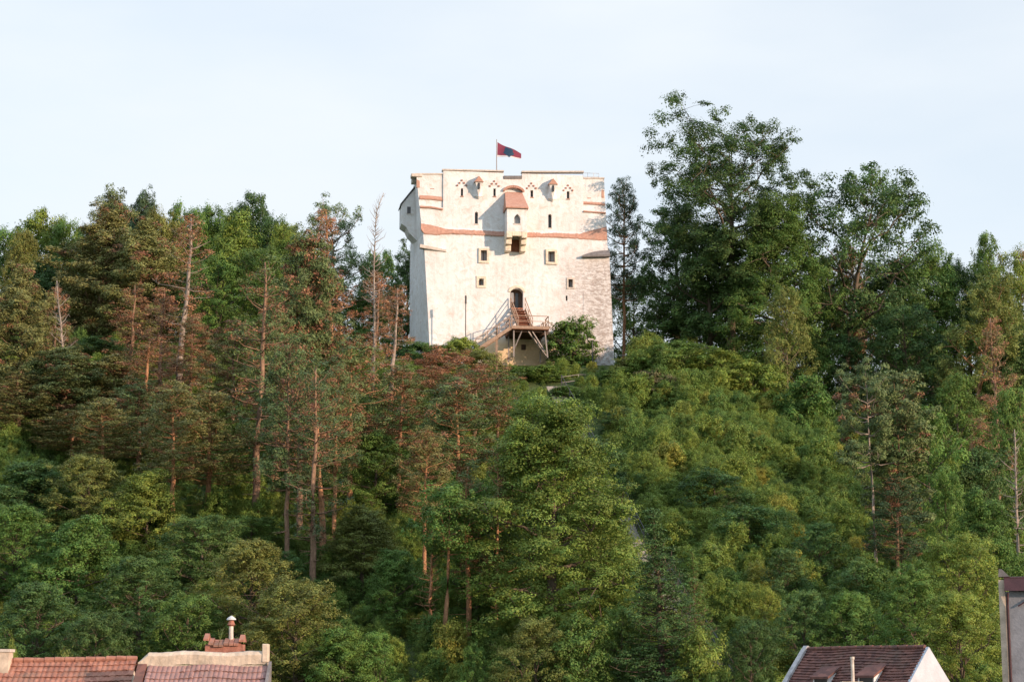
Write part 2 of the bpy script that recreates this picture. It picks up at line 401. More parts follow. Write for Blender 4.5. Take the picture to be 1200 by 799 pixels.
# door leaf
ua, ub, wa, wb = DR
d = MB().box(ua, ub, .5, .58, wa, wb).build('door', 'darkwood', tower)
MB().box((ua+ub)/2-.05, (ua+ub)/2+.22, .44, .5, wa+.1, wb-.35).build('leaf_panel', 'glass', d)
MB().box(ua+.1, ua+.42, .44, .5, wa+.7, wb-.3).build('glazing', 'pane', d)
sb = MB()
for k in range(9):
    q0, q1 = R(10+160*k/9), R(10+160*(k+1)/9); cx = (ua+ub)/2; rr = (ub-ua)/2
    sb.prism([(cx+rr*math.cos(q), -.2, wb-.45+.5*math.sin(q)) for q in (q0, q1)]+[(cx+(rr+.22)*math.cos(q), -.2, wb-.45+.74*math.sin(q)) for q in (q1, q0)], (0, .4, 0))
sb.build('door_arch', 'stone', tower)
# brick arch over the niche and its tile sill
ab = MB()
for k in range(14):
    q0, q1 = R(8+164*k/14+.6), R(8+164*(k+1)/14-.6); cx = (na+nb)/2; rr = (nb-na)/2
    ab.prism([(cx+rr*math.cos(q), -.22, nwb-.42+.42*math.sin(q)) for q in (q0, q1)]+[(cx+(rr+.2)*math.cos(q), -.22, nwb-.42+.66*math.sin(q)) for q in (q1, q0)], (0, .5, 0))
ab.build('niche_arch', 'tower_tile', tower).location.y = .17
MB().box(na+.25, nb-.1, .25, .33, nwa+.5, nwa+.62).build('niche_sill', 'tower_tile', tower)
# tile bands round the wall: upper edge close to the wall, lower edge standing out, ragged where repaired
def tile_band(name, pts, out=.30, base=0., thick=.10, mt='tower_tile'):
    mb = MB(); vs = []
    for (px, r0, r1) in pts:
        (u, wt_), (u2_, wb_) = TL(px, r0), TL(px, r1)
        vs.append((u, wt_, wb_))
    n = len(vs); V = []; Fc = []
    for i, (u, wt_, wb_) in enumerate(vs):
        V += [(u, base+.14, wt_), (u, base-.02, wt_), (u, base-out, wb_), (u, base-out+.02, wb_-thick), (u, base+.14, wb_-thick)]
    for i in range(n-1):
        for k in range(5):
            Fc.append((i*5+k, i*5+(k+1) % 5, (i+1)*5+(k+1) % 5, (i+1)*5+k))
    Fc += [(4, 3, 2, 1, 0), tuple((n-1)*5+k for k in range(5))]
    mb.add(V, Fc); return mb.build(name, mt, tower)
def interp(pts, step=1.5):
    out = []; 
    for (a, b) in zip(pts[:-1], pts[1:]):
        k = max(1, int((b[0]-a[0])/step))
        for j in range(k):
            t = j/k; rr = random.Random(int(a[0]*7+j)).uniform(-.35, .35)
            out.append(tuple(a[c]+(b[c]-a[c])*t+(rr if c else 0) for c in range(3)))
    out.append(pts[-1]); return out
tile_band('tile_band', interp([(493.5, 261.5, 268), (497, 262, 273), (505, 263.5, 274), (512, 265, 274.5), (520, 267.5, 273.5), (530, 268.5, 273), (550, 269, 274), (575, 270.5, 275.3), (593, 271, 276)]), .22, .14)
tile_band('tile_band', interp([(617, 271.5, 277), (640, 272, 277), (668, 273.5, 278), (680, 273.5, 279), (692, 270, 280), (702, 267.5, 280.5), (711.3, 265, 280)]), .22, .14)
for a in ([(492, 228, 231.5), (505, 228.5, 232), (518.7, 230, 233.5)], [(492.5, 239.5, 242), (505, 240, 242.5), (519, 242, 244.8)],
          [(684, 235.3, 237.3), (697, 236, 238), (709.5, 237, 239)], [(684, 245, 247.2), (697, 245.8, 248), (710, 247, 249)]):
    tile_band('tile_course', a, .12 if a[0][1] not in (239.5, 245) else .42, .32 if a[0][1] not in (239.5, 245) else .45)
# old tile patches on the outer corners
tile_band('corner_tiles', [(488.6, 207, 218), (492.3, 209, 218)], .06, .33)
tile_band('corner_tiles', [(705.5, 219, 230), (708.3, 219, 230)], .06, .33)
# parapet copings
def coping(x0, x1, r0, r1, y0, h=.13, mt='stone_grey'):
    (ua, wa), (ub, wb) = TL(x0, r0), TL(x1, r1)
    mb = MB(); mb.add([(ua, y0, wa), (ub, y0, wb), (ub, y0+.75, wb), (ua, y0+.75, wa), (ua, y0, wa+h), (ub, y0, wb+h), (ub, y0+.75, wb+h), (ua, y0+.75, wa+h)],
        [(3, 2, 1, 0), (4, 5, 6, 7), (0, 1, 5, 4), (1, 2, 6, 5), (2, 3, 7, 6), (3, 0, 4, 7)])
    return mb.build('coping', mt, tower)
coping(518.5, 590.8, 199.2, 202.2-1.4, .10); coping(611.6, 684.5, 201.5, 201.5, .10); coping(487, 519, 203.8, 203.8, .24); coping(684.3, 709, 208.8, 208.8, .24)
coping(590.6, 612, 209.3, 209.3, .10, .3, 'slate')
MB().box(TL(591, 205)[0], TL(611.8, 205)[0], 1.5, 6, TL(600, 209)[1], TL(600, 205.6)[1]).build('roof', 'slate', tower)
rb = MB(); r0 = TL(590.5, 204)[0]; 
for k in range(2):
    z = TL(700, 208.6)[1]+.25+.35*k; rb.bar((TL(684, 205)[0], .6, z), (TL(703, 205)[0], .6, z), .035)
for px in (684.5, 690, 697, 703): rb.bar((TL(px, 205)[0], .6, TL(700, 208.6)[1]), (TL(px, 205)[0], .6, TL(700, 208.6)[1]+.62), .035)
rb.build('roof_railing', 'galv', tower)
# brick putlog dots over the slits
for cx, top in ((541.5, 211), (579.5, 212), (623, 214.5), (666, 217)):
    dots = MB()
    for dx, dy in ((0, 0), (-2.6, 3), (2.6, 3), (-5.2, 5.8), (5.2, 5.8)):
        (ua, wa), (ub, wb) = TL(cx+dx-.9, top+dy+.8), TL(cx+dx+.9, top+dy-.8); dots.box(ua, ub, .10, .4, wa, wb)
    dots.build('brick_inset', 'brick', tower)
# slender projecting shafts with tiled hoods
for cx, tp in ((560.5, 207.5), (647.2, 210.5)):
    hw = 4.2; (ua, wt_) = TL(cx-hw, tp+6); (ub, _) = TL(cx+hw, tp+6); wb_ = TL(cx, tp+33)[1]; wm = TL(cx, tp+22)[1]; uc = (ua+ub)/2
    b0 = .17
    mb = MB(); pr = .75
    V = [(ua, b0, wt_), (ub, b0, wt_), (ub, b0-pr, wt_-.1), (ua, b0-pr, wt_-.1), (ua-.12, b0, wm), (ub+.12, b0, wm), (uc, b0-.4, wm-.1), (ua-.25, b0, wb_+.35), (ub+.35, b0, wb_+.1), (uc+.05, b0, wm-.35), (uc, b0, wt_+.6), (uc, b0-pr*.8, wt_+.55)]
    # body: two tapering cheeks that part around the spout
    mb.add([V[0], V[3], V[6], V[4]], [(0, 1, 2, 3)])
    mb.add([V[1], V[2], V[6], V[5]], [(0, 1, 2, 3)])
    mb.add([V[3], V[2], V[6]], [(0, 1, 2)])
    mb.add([V[4], V[6], V[9], V[7]], [(0, 1, 2, 3)])
    mb.add([V[5], V[6], V[9], V[8]], [(0, 1, 2, 3)])
    mb.add([V[0], V[1], V[2], V[3]], [(0, 1, 2, 3)])
    sh = mb.build('shaft', 'tower', tower)
    hd = MB()
    hd.add([(ua-.1, b0, wt_-.02), (ua-.1, b0-pr-.1, wt_-.12), (uc, b0-pr-.1, wt_+.45), (uc, b0, wt_+.6), (ub+.1, b0, wt_-.02), (ub+.1, b0-pr-.1, wt_-.12)], [(0, 1, 2, 3), (3, 2, 5, 4), (1, 5, 2), (0, 3, 4), (0, 4, 5, 1)])
    hd.build('hood', 'tower_tile', sh)
    MB().box(uc-.09, uc+.09, b0-pr-.0, b0-pr+.3, wm+.55, wt_-.2).build('slit', 'glass', sh)
# the oriel box on stone corbels
OP = 1.75
(ua, wt_), (ub, _) = TL(594.3, 243.5, OP), TL(617.3, 243.5, OP); wb_ = TL(600, 271, OP)[1]
ob = MB().box(ua, ub, -OP, .25, wb_, wt_)
oriel = ob.build('oriel', 'tower', tower)
oc = MB(); cxx, cw = TL(606.2, 257, OP); hw = .3
opoly = [(cxx-hw, cw-.42), (cxx+hw, cw-.42), (cxx+hw, cw+.15), (cxx+.17, cw+.36), (cxx, cw+.52), (cxx-.17, cw+.36), (cxx-hw, cw+.15)]
oc.prism([(x, -OP-.3, z) for x, z in opoly], (0, .85, 0)); boolean(oriel, oc)
ow = MB().box(cxx-hw-.06, cxx+hw+.06, -OP-.05, -OP+.1, cw-.5, cw-.42).build('window', 'stone_grey', oriel)
MB().prism([(x, -OP+.4, z) for x, z in opoly], (0, .05, 0)).build('pane', 'pane', oriel)
rt = TL(600, 226, .2)[1]
ro = MB(); e = .14
ro.add([(ua-e, -OP-.22, wt_-.05), (ub+e, -OP-.22, wt_-.05), (ub-.15, .16, rt), (ua+.05, .16, rt), (ua-e, -OP-.22, wt_+.07), (ub+e, -OP-.22, wt_+.07), (ub-.15, .16, rt+.12), (ua+.05, .16, rt+.12), (ua-e, .16, wt_-.05), (ub+e, .16, wt_-.05)],
       [(4, 5, 6, 7), (0, 1, 5, 4), (0, 4, 7, 8), (1, 9, 6, 5), (0, 8, 9, 1), (8, 7, 6, 9)])
ro.build('oriel_roof', 'tower_tile', oriel)
for cx0, cx1 in ((593.6, 600.3), (611.3, 617.9)):
    (a, _), (b, _) = TL(cx0, 285, OP), TL(cx1, 285, OP)
    cb = MB()
    for k, (yy, z0, z1) in enumerate(((-OP-.02, -.62, 0.0), (-OP*.78, -1.15, -.63), (-OP*.52, -1.72, -1.16))):
        cb.box(a, b, yy, .1, wb_+z0, wb_+z1)
    cb.build('corbel', 'stone', oriel, bevel=.06)
(a, _), (b, _) = TL(600.4, 285, OP), TL(611.2, 285, OP)
MB().box(a, b, -OP-.015, -OP+.35, wb_-.42, wb_-.002).build('lintel', 'stone', oriel)
MB().box(a, b, -.09, .1, wb_-1.6, wb_-.43).build('chute_back', 'deck', oriel)
# corner buttresses with sloping caps
def buttress(x0t, x1t, x0b, x1b, rt_, vo=.04):
    mb = MB(); V = []
    for (a_, b_, row, v) in ((x0b, x1b, 445, vo+.32), (x0t, x1t, rt_, vo)):
        (p, w), (q, _) = TL(a_, row, v), TL(b_, row, v); V += [(p, -v, w), (q, -v, w), (q, 1.5, w), (p, 1.5, w)]
    mb.add(V, [(3, 2, 1, 0), (4, 5, 6, 7), (0, 1, 5, 4), (1, 2, 6, 5), (2, 3, 7, 6), (3, 0, 4, 7)])
    return mb.build('buttress', 'tower', tower)
b1 = buttress(684, 714.2, 683, 720.8, 300)
cp = MB(); (a, wa), (b, wb) = TL(682, 300.5, .3), TL(714.6, 300.5, .3); wt_ = TL(690, 293, .1)[1]
cp.add([(a, -.5, wa-.08), (b, -.5, wa+.05), (b, .2, wt_+.1), (a+1.6, .2, wt_-.1), (a, -.5, wa+.08), (b, -.5, wa+.22), (b, .2, wt_+.3), (a+1.6, .2, wt_+.06), (b, .2, wa), (a, .2, wa)], [(4, 5, 6, 7), (0, 1, 5, 4), (1, 8, 6, 5), (0, 4, 7, 9), (0, 9, 8, 1)])
cp.build('cap', 'slate', b1)
cp = MB()
for i in range(12):
    x0 = 492+i*2.6; rr = 287.5+(i*.35); (a, wa), (b, wb) = TL(x0, rr+3.2, .2), TL(x0+2.6, rr+3.4, .2); t = 1-i/13
    cp.box(a, b, -.12-.3*t, .3, wa-.02*i/12, wa+.16+.16*t)
cp.build('ledge', 'stone_grey', tower)
# bartizan on the left flank
(ul, _) = TL(490, 250); bl = TL(470.3, 250, -3.2)[0]
zt = TL(488, 211, -3)[1]; zo = TL(470, 240, -3)[1]; zb = TL(470, 262, -3)[1]; zc = TL(480, 276, -3)[1]; y0, y1 = 3.0, 5.4
bz = MB().prism([(bl, y0, zo), (bl, y0, zb), (bl+.5, y0, zb-.35), (bl+.75, y0, zb-.9), (ul+.6, y0, zc-.9), (ul+.6, y0, zt)], (0, y1-y0, 0))
bart = bz.build('bartizan', 'tower', tower)
MB().prism([(bl-.12, y0-.12, zo-.06), (ul+.5, y0-.12, zt+.02), (ul+.5, y0-.12, zt+.16), (bl-.12, y0-.12, zo+.08)], (0, y1-y0+.24, 0)).build('bartizan_roof', 'slate', bart)
(wx, wz) = TL(479.3, 246, -2.9)
wf = MB().box(wx-.22, wx+.22, y0-.05, y0+.1, wz-.42, wz-.34).build('window', 'stone_grey', bart); MB().box(wx-.17, wx+.17, y0-.03, y0+.1, wz-.34, wz+.32).build('pane', 'glass', bart)
# rusty sheet flashing at the left top corner
cfl = MB(); (a, wa) = TL(486.5, 204); cfl.box(a-.35, a+.7, .2, 1.2, wa-.2, wa+.12); cfl.box(a-.2, a+.2, 1.3, 2.2, wa-.5, wa+.05); cfl.build('flashing', 'stone_grey', tower, bevel=.05)

# flag on the roof
fp = empty('flagpole', TP+tu*TL(582, 207, -3)[0]-tn*3+Vector((0, 0, TL(582, 207, -3)[1]-.4)), TA, 'thin flagpole with a red flag on the roof of the white tower', 'flagpole')
zt = TL(582, 163.5, -3)[1]-TL(582, 207, -3)[1]+.4
MB().tube([(0, 0, 0), (0, 0, zt)], [.06, .035], 8).build('pole', 'steel', fp)
def flagpt(s, t):      # s along the fly, t from top to bottom
    top = zt-.28-s*1.05; hh = 1.42-.92*s
    return Vector((.08+s*2.35, .16*math.sin(s*7+t*1.5), top-t*hh))
def flagmesh(s0, s1, t0, t1, off, th=.012, shape=None):
    mb = MB(); n, k = 20, 8; V = []
    for sgn in (-1, 1):
        for j in range(k+1):
            for i in range(n+1):
                s = s0+(s1-s0)*i/n; t = t0+(t1-t0)*j/k
                if shape:
                    a = 2*math.pi*i/n; rr = j/k*(1+.13*math.sin(5*a)+.08*math.sin(9*a+1)); s = .47+rr*.20*math.cos(a); t = .50+rr*.46*math.sin(a)
                p = flagpt(s, t); p.y += sgn*(th+off); V.append(p)
    m_ = (n+1)*(k+1)
    for g in (0, 1):
        for j in range(k):
            for i in range(n):
                q = (g*m_+j*(n+1)+i, g*m_+j*(n+1)+i+1, g*m_+(j+1)*(n+1)+i+1, g*m_+(j+1)*(n+1)+i); mb.f.append(q if g else q[::-1])
    mb.v = [tuple(v) for v in V]; return mb
fl = flagmesh(0, 1, 0, .9, 0).build('flag', 'flag_red', fp, True)
flagmesh(0, 1, .88, 1.0, .004).build('border', 'flag_white', fl, True)
flagmesh(0, 1, 0, 1, .012, shape=1).build('emblem', 'flag_blue', fl, True)

# ---------------------------------------------------------------- steel and timber staircase to the door
stair = empty('entrance_staircase', TP, TA, 'raised brown landing with railed stairs leading up to the tower door', 'staircase')
PD = 4.6                                           # how far the landing stands out from the wall
(pl, pw) = TL(599.5, 382, PD); (pr_, _) = TL(643.5, 382, PD)
dz = DR[2]
MB().box(pl, pr_, -PD, -.25, pw-.28, pw).build('landing', 'deck', stair)
MB().box(pl-.03, pr_+.03, -PD-.05, -PD, pw-.22, pw+.04).build('fascia', 'wood', stair)
jb = MB()
for k in range(7):
    y = -PD+.4+k*.62; jb.box(pl+.05, pr_-.05, y, y+.1, pw-.45, pw-.281)
jb.build('joist', 'darkwood', stair)
# upper flight from the door sill out to the landing
fl1 = MB(); run = 2.6; ns = 8; uc0 = (DR[0]+DR[1])/2; h = dz-pw; tr = MB()
for k in range(ns):
    t = (k+.5)/ns; y = -.3-run*(k+1)/ns; z = dz-h*(k+1)/(ns+1); c = uc0+.1+.35*t
    tr.box(c-.62, c+.62, y, y+run/ns+.04, z-.05, z); tr.box(c-.6, c+.6, y+run/ns-.02, y+run/ns, z-.3, z-.06)
tr.box(DR[0]+.05, DR[1]-.05, -.35, .45, dz-.12, dz+.01)
tr.build('tread', 'tread', stair)
st = MB(); 
for sx in (-.66, .66): st.bar((uc0+.1+sx, -.3, dz-.1), (uc0+.45+sx, -.3-run, pw-.02+.06), .06, .28)
st.build('stringer', 'wood', stair)
def rail(pts, hgt=1.0, posts=None, th=.055, name='railing', mt='wood', bars=1):
    mb = MB(); P = [Vector(p) for p in pts]; up = Vector((0, 0, hgt))
    for a, b in zip(P[:-1], P[1:]):
        mb.bar(a+up, b+up, th*1.4, th); 
        for k in range(bars): f = (k+1)/(bars+1); mb.bar(a+up*f, b+up*f, th*.8)
        n = max(1, int((b-a).length/1.3))
        for i in range(n+1):
            p = a.lerp(b, i/n); mb.bar(p, p+up*1.0, th)
    return mb.build(name, mt, stair)
rail([(uc0-.6, -.32, dz), (uc0-.22, -.3-run, pw+.05)]); rail([(uc0+.76, -.32, dz), (uc0+1.1, -.3-run, pw+.05)])
rail([(uc0+1.1, -.3-run, pw), (uc0+1.1, -PD+1.2, pw)]) if False else None
rail([(pl+.05, -PD+.05, pw), (pr_-.05, -PD+.05, pw), (pr_-.05, -PD+1.9, pw)])
rail([(pr_-.05, -PD+3.3, pw), (pr_-.05, -.3, pw)])
rail([(pl+.05, -PD+1.6, pw), (pl+.05, -.5, pw)])
# lower flights left and right
def flight(name, x0, z0, x1, z1, ya, yb, n):
    t_ = MB()
    for k in range(n):
        t = (k+.5)/n; x = x0+(x1-x0)*t; z = z0+(z1-z0)*(k+1)/n; w = abs(x1-x0)/n*.62
        t_.box(x-w, x+w, ya, yb, z-.06, z)
    f = t_.build(name, 'wood', stair)
    s_ = MB()
    for y in (ya-.05, yb+.05): s_.bar((x0, y, z0-.12), (x1, y, z1-.12), .07, .30)
    s_.build('stringer', 'wood', stair)
    rail([(x0, ya-.05, z0), (x1, ya-.05, z1)], 1.0); rail([(x0, yb+.05, z0), (x1, yb+.05, z1)], 1.0)
(xl, zl) = TL(563, 412, PD-.7); flight('lower_flight', pl, pw, pl-3.3, .15, -PD+.1, -PD+1.4, 15)
flight('lower_flight', pr_, pw, pr_+3.1, .35, -PD+2.0, -PD+3.2, 14)
pb = MB
for (x0, x1, y0, y1) in ((pl+.25, pl+.25, -PD+.3, -PD+.3), (pr_-.35, pr_-.1, -PD+.3, -PD+.3), (pl+.2, pl+.2, -1.2, -1.2), (pr_-.3, pr_-.3, -1.2, -1.2)):
    MB().bar((x0, y0, pw-.3), (x1, y1, -.4), .11).build('post', 'steel', stair)
for (x0, x1) in ((pl+1.0, pl+.25), (pr_-1.5, pr_-.3)): MB().bar((x0, -PD+.35, pw-.4), (x1, -PD+.6, .2), .09).build('brace', 'steel', stair)
MB().bar((pr_-1.9, -PD+.35, pw-.4), (pr_+.1, -PD+1.6, -.2), .12).build('brace', 'steel', stair)
# small dark hatch and low rail under the landing
(a, wa), (b, wb) = TL(610.5, 410.5), TL(615.5, 404.5); hb = MB().box(a, b, -.38, -.2, wa, wb).build('vent', 'darkwood', tower)

# ---------------------------------------------------------------- things round the tower
def on_ground(px, Y): 
    x = (px-600)/F*(Y*math.cos(TH)+ (terr(0, Y)-CZ)*math.sin(TH)); return Vector((x, Y, terr(x, Y)))
def htop(row, Y): return at(600, row, Y).z
def pole_thing(px, Y, toprow, label):
    p = on_ground(px, Y); p.z -= .2; h = htop(toprow, Y)-p.z; r = empty('light_pole', p, 0, label, 'pole')
    MB().tube([(0, 0, 0), (0, 0, h-.75)], .045, 8).build('pole', 'dark', r); MB().tube([(0, 0, h-.75), (0, 0, h)], [.09, .09], 8).build('head', 'dark', r)
pole_thing(545.5, 173.5, 346.5, 'slim dark light pole standing before the lit left half of the tower wall')
def lamp(px, Y, toprow):
    p = on_ground(px, Y); h = htop(toprow, Y)-p.z; r = empty('street_lamp', p-Vector((0, 0, .1)), 0, 'short lamp post with a flat twin head at the right foot of the tower', 'street lamp')
    MB().tube([(0, 0, 0), (0, 0, h)], .06, 8).build('post', 'dark', r)
    hd = MB().box(-.42, .1, -.16, .16, h-.02, h+.14).box(.12, .5, -.14, .14, h-.1, h+.04).build('lamp_head', 'stone_grey', r, bevel=.03)
lamp(694.5, 173, 397.5)
def fence_thing(name, pts, hgt, label, cat, bars=2, th=.05, mt='galv', mid=1.8, group=None):
    P = [Vector(p) for p in pts]; o = P[0].copy(); r = empty(name, o, 0, label, cat, group); mb = MB(); up = Vector((0, 0, hgt))
    for a, b in zip(P[:-1], P[1:]):
        a = a-o; b = b-o
        for k in range(bars): f = 1-k/bars; mb.tube([a+up*f, b+up*f], th/2, 6)
    mb.build('rail', mt, r)
    for a, b in zip(P[:-1], P[1:]):
        n = max(1, int((b-a).length/mid))
        for i in range(n): p = a.lerp(b, i/n)-o; MB().bar(p-Vector((0, 0, .2)), p+up, th*1.3).build('post', mt, r)
    p = P[-1]-o; MB().bar(p-Vector((0, 0, .2)), p+up, th*1.3).build('post', mt, r)
    return r
def gp(px, Y): return on_ground(px, Y)
fence_thing('metal_railing', [gp(366, 184), gp(420, 183), gp(478, 181)], 1.05, 'pale two-bar railing along the grass bank left of the tower', 'railing', 2, .09, 'white_wall')
fence_thing('metal_railing', [gp(722, 176), gp(742, 178), gp(765, 181)], 1.0, 'short metal railing starting at the right corner of the tower', 'railing', 2, .05)
fence_thing('metal_railing', [hit(697, 452), hit(678, 452), hit(658, 455)], 1.0, 'short level railing at the top of the hillside steps', 'railing', 2, .05, 'steel')
# hillside steps with handrails going down to the right
path = [hit(656, 456), hit(676, 494), hit(700, 542), hit(728, 590), hit(752, 640), hit(792, 702), hit(830, 760), hit(862, 812)]
sm = MB()
for a, b in zip(path[:-1], path[1:]):
    n = int((b-a).length/.42)
    for i in range(n):
        p = a.lerp(b, i/n); q = a.lerp(b, (i+1)/n); z = max(terr(p.x, p.y), terr(p.x-.9, p.y))+.12
        dx = (b-a).x/n/2+.001; sm.box(p.x-1.15, p.x+.1, min(p.y, q.y)-.02, max(p.y, q.y)+.06, z-.8, z)
o = sm.build('steps', 'concrete'); o['kind'] = 'structure'
pr2 = [Vector((p.x+.15, p.y, terr(p.x+.15, p.y)+.25)) for p in [path[0].lerp(path[1], 0)]+path[1:]]
fence_thing('handrail', pr2, 1.0, 'long dark metal handrail running down the slope beside the hillside steps', 'handrail', 2, .06, 'dark', 2.2)
# weathered post left of the staircase
p = on_ground(582, 172.5); wp = MB(); hh = htop(384, 172.5)-p.z
wp.bar((0, 0, -.3), (0, 0, hh), .2); 
for k in range(5): wp.bar((-.22, -.06, hh*.2+k*hh*.17), (.22, -.06, hh*.2+k*hh*.17), .07)
o = wp.build('wooden_post', 'wood'); o.location = p; tag(o, 'weathered wooden post with short crosspieces just left of the tower stairs', 'post')

# ---------------------------------------------------------------- trees
def leafmesh(name, Cc, Nn, size, aspect, cl, lf, m, rng, along=None):
    n = len(Cc); Nn = Nn/np.maximum(np.linalg.norm(Nn, axis=1, keepdims=True), 1e-6)
    if along is None: along = rng.normal(size=(n, 3))
    t = along-Nn*np.sum(along*Nn, axis=1, keepdims=True); t /= np.maximum(np.linalg.norm(t, axis=1, keepdims=True), 1e-6)
    b = np.cross(Nn, t); s = size.reshape(-1, 1) if hasattr(size, 'reshape') else size
    V = np.stack([Cc+t*s*.5, Cc+b*s*.5*aspect, Cc-t*s*.5, Cc-b*s*.5*aspect], 1).reshape(-1, 3).astype(np.float32)
    me = bpy.data.meshes.new(name); me.vertices.add(4*n); me.vertices.foreach_set('co', V.ravel())
    me.loops.add(4*n); me.loops.foreach_set('vertex_index', np.arange(4*n, dtype=np.int32))
    me.polygons.add(n); me.polygons.foreach_set('loop_start', np.arange(0, 4*n, 4, dtype=np.int32))
    try: me.polygons.foreach_set('loop_total', np.full(n, 4, dtype=np.int32))
    except Exception: pass
    for nm, a in (('cl', cl), ('lf', lf)):
        at_ = me.attributes.new(nm, 'FLOAT', 'FACE'); at_.data.foreach_set('value', a.astype(np.float32))
    me.update(calc_edges=True); me.materials.append(M[m]); return me
def woodmesh(name, mb):
    me = bpy.data.meshes.new(name); me.from_pydata(mb.v, [], mb.f); me.materials.append(M['bark'])
    me.polygons.foreach_set('use_smooth', [True]*len(me.polygons)); return me
def clumps_to_leaves(name, cl_list, nleaf, ls, rng, m='leaf', flat=.86, up=.5):
    CC, NN, SS, A, B = [], [], [], [], []
    for (c, r, outd) in cl_list:
        k = max(12, int(nleaf*(r**2)))
        d = rng.normal(size=(k, 3)); d /= np.linalg.norm(d, axis=1, keepdims=True)
        d[:, 2] = np.where(rng.random(k) < .55, np.abs(d[:, 2]), d[:, 2])
        rad = r*(rng.random(k)**.33)*(1+.13*rng.normal(size=k))
        an = rng.uniform(.55, 1.5, 3)*np.array([1, 1, .85]); p = d*rad[:, None]*an; p[:, 2] *= flat; p[:, 2] += (p[:, 0]*rng.normal()+p[:, 1]*rng.normal())*.28
        nn = d*1.15+np.array([0, 0, up*.8])+np.array(outd)*.35+rng.normal(size=(k, 3))*.42
        CC.append(p+np.array(c)); NN.append(nn); SS.append(ls*rng.uniform(.6, 1.4, k)); A.append(np.full(k, rng.random())); B.append(rng.random(k))
    CC = np.concatenate(CC); NN = np.concatenate(NN); SS = np.concatenate(SS); A = np.concatenate(A); B = np.concatenate(B)
    me = leafmesh(name, CC, NN, SS, .62, A, B, m, rng)
    q = np.percentile(CC, [1, 99], axis=0); q[1][2] = CC[:, 2].max()
    return me, q
def deciduous(seed, H, Rr, base=.22, nl=16, cr=.95, nleaf=130, ls=.26, prof=None, lean=(0, 0), trunk_r=None, nsub=7, fill=40, elev=(5, 65), m='leaf', droop=0., wob=.5, blob=.9):
    rnd = random.Random(seed); rng = np.random.default_rng(seed); mb = MB(); cl = []
    tr = trunk_r or H*.018
    th = H*.84; tp = []
    ox = oy = 0
    for i in range(8):
        t = i/7; ox += rnd.uniform(-1, 1)*wob*.12*H/12*(i > 0); oy += rnd.uniform(-1, 1)*wob*.12*H/12*(i > 0)
        tp.append(Vector((ox+lean[0]*t*t, oy+lean[1]*t*t, th*t)))
    mb.tube(tp, [tr*(1.25 if i == 0 else 1)*(1-.85*i/7) for i in range(8)], 8)
    def tpos(h):
        f = min(max(h/th, 0), .999)*7; i = int(f); return tp[i].lerp(tp[min(i+1, 7)], f-i), tr*(1-.85*f/7)
    prof = prof or (lambda t: max(.25, math.sin(math.pi*(.14+.80*t)))**.7)
    for i in range(nl):
        u = (i+rnd.random()*.8)/nl; h = H*(base+(.86-base)*u); P, r0 = tpos(h*.93 if h < th else th*.97)
        az = i*2.4+rnd.uniform(-.5, .5); L = Rr*prof(u)*rnd.uniform(.72, 1.12)*blob
        el = R(elev[0]+(elev[1]-elev[0])*u**1.3+rnd.uniform(-8, 8)); d = Vector((math.cos(az)*math.cos(el), math.sin(az)*math.cos(el), math.sin(el)))
        if u > .8: L = max(L, H*.97-P.z-cr) if u > .9 else L
        pts = [P]; rr = min(r0*.75, tr*.5)
        for k in range(1, 6):
            t = k/5; pts.append(P+d*L*t+Vector((rnd.uniform(-.1, .1)*L*.6, rnd.uniform(-.1, .1)*L*.6, (.10*L*t*t if el < .8 else 0)-droop*L*t*t+rnd.uniform(-.03, .03)*L)))
        mb.tube(pts, [rr*(1-.85*k/5) for k in range(6)], 5, False)
        for s in range(nsub):
            t = .42+.58*(s+rnd.random()*.8)/nsub; t = min(t, 1); f = t*5; k = min(int(f), 4); q = pts[k].lerp(pts[k+1], f-k)
            if s == nsub-1: q = pts[-1]; sd = d; SL = .1
            else:
                sd = Vector((rnd.gauss(0, 1), rnd.gauss(0, 1), rnd.gauss(.25, .7))).normalized(); SL = rnd.uniform(.12, .38)*L+.3
            e = q+sd*SL
            if SL > .5: mb.tube([q, q.lerp(e, .5)+Vector((0, 0, .08)), e], [rr*.3, rr*.2, .012], 4, False)
            r = cr*rnd.uniform(.65, 1.25); o = (e-Vector((0, 0, H*.5))).normalized(); cl.append((tuple(e), r, tuple(o)))
    for i in range(fill):
        u = rnd.random(); az = rnd.random()*6.283; rr = Rr*prof(u)*math.sqrt(rnd.uniform(.25, .85)); P, _ = tpos(H*(base+(.9-base)*u)*.93)
        e = Vector((P.x+rr*math.cos(az), P.y+rr*math.sin(az), H*(base+(.93-base)*u))); cl.append((tuple(e), cr*rnd.uniform(.6, 1.05), (math.cos(az), math.sin(az), .3)))
    lm, q = clumps_to_leaves('crown', cl, nleaf, ls, rng, m, 1.1 if m == 'under' else .86)
    return dict(wood=woodmesh('trunk', mb), leaf=lm, w=float(max(q[1][0]-q[0][0], .1)), h=float(q[1][2]), cx=float((q[0][0]+q[1][0])/2))
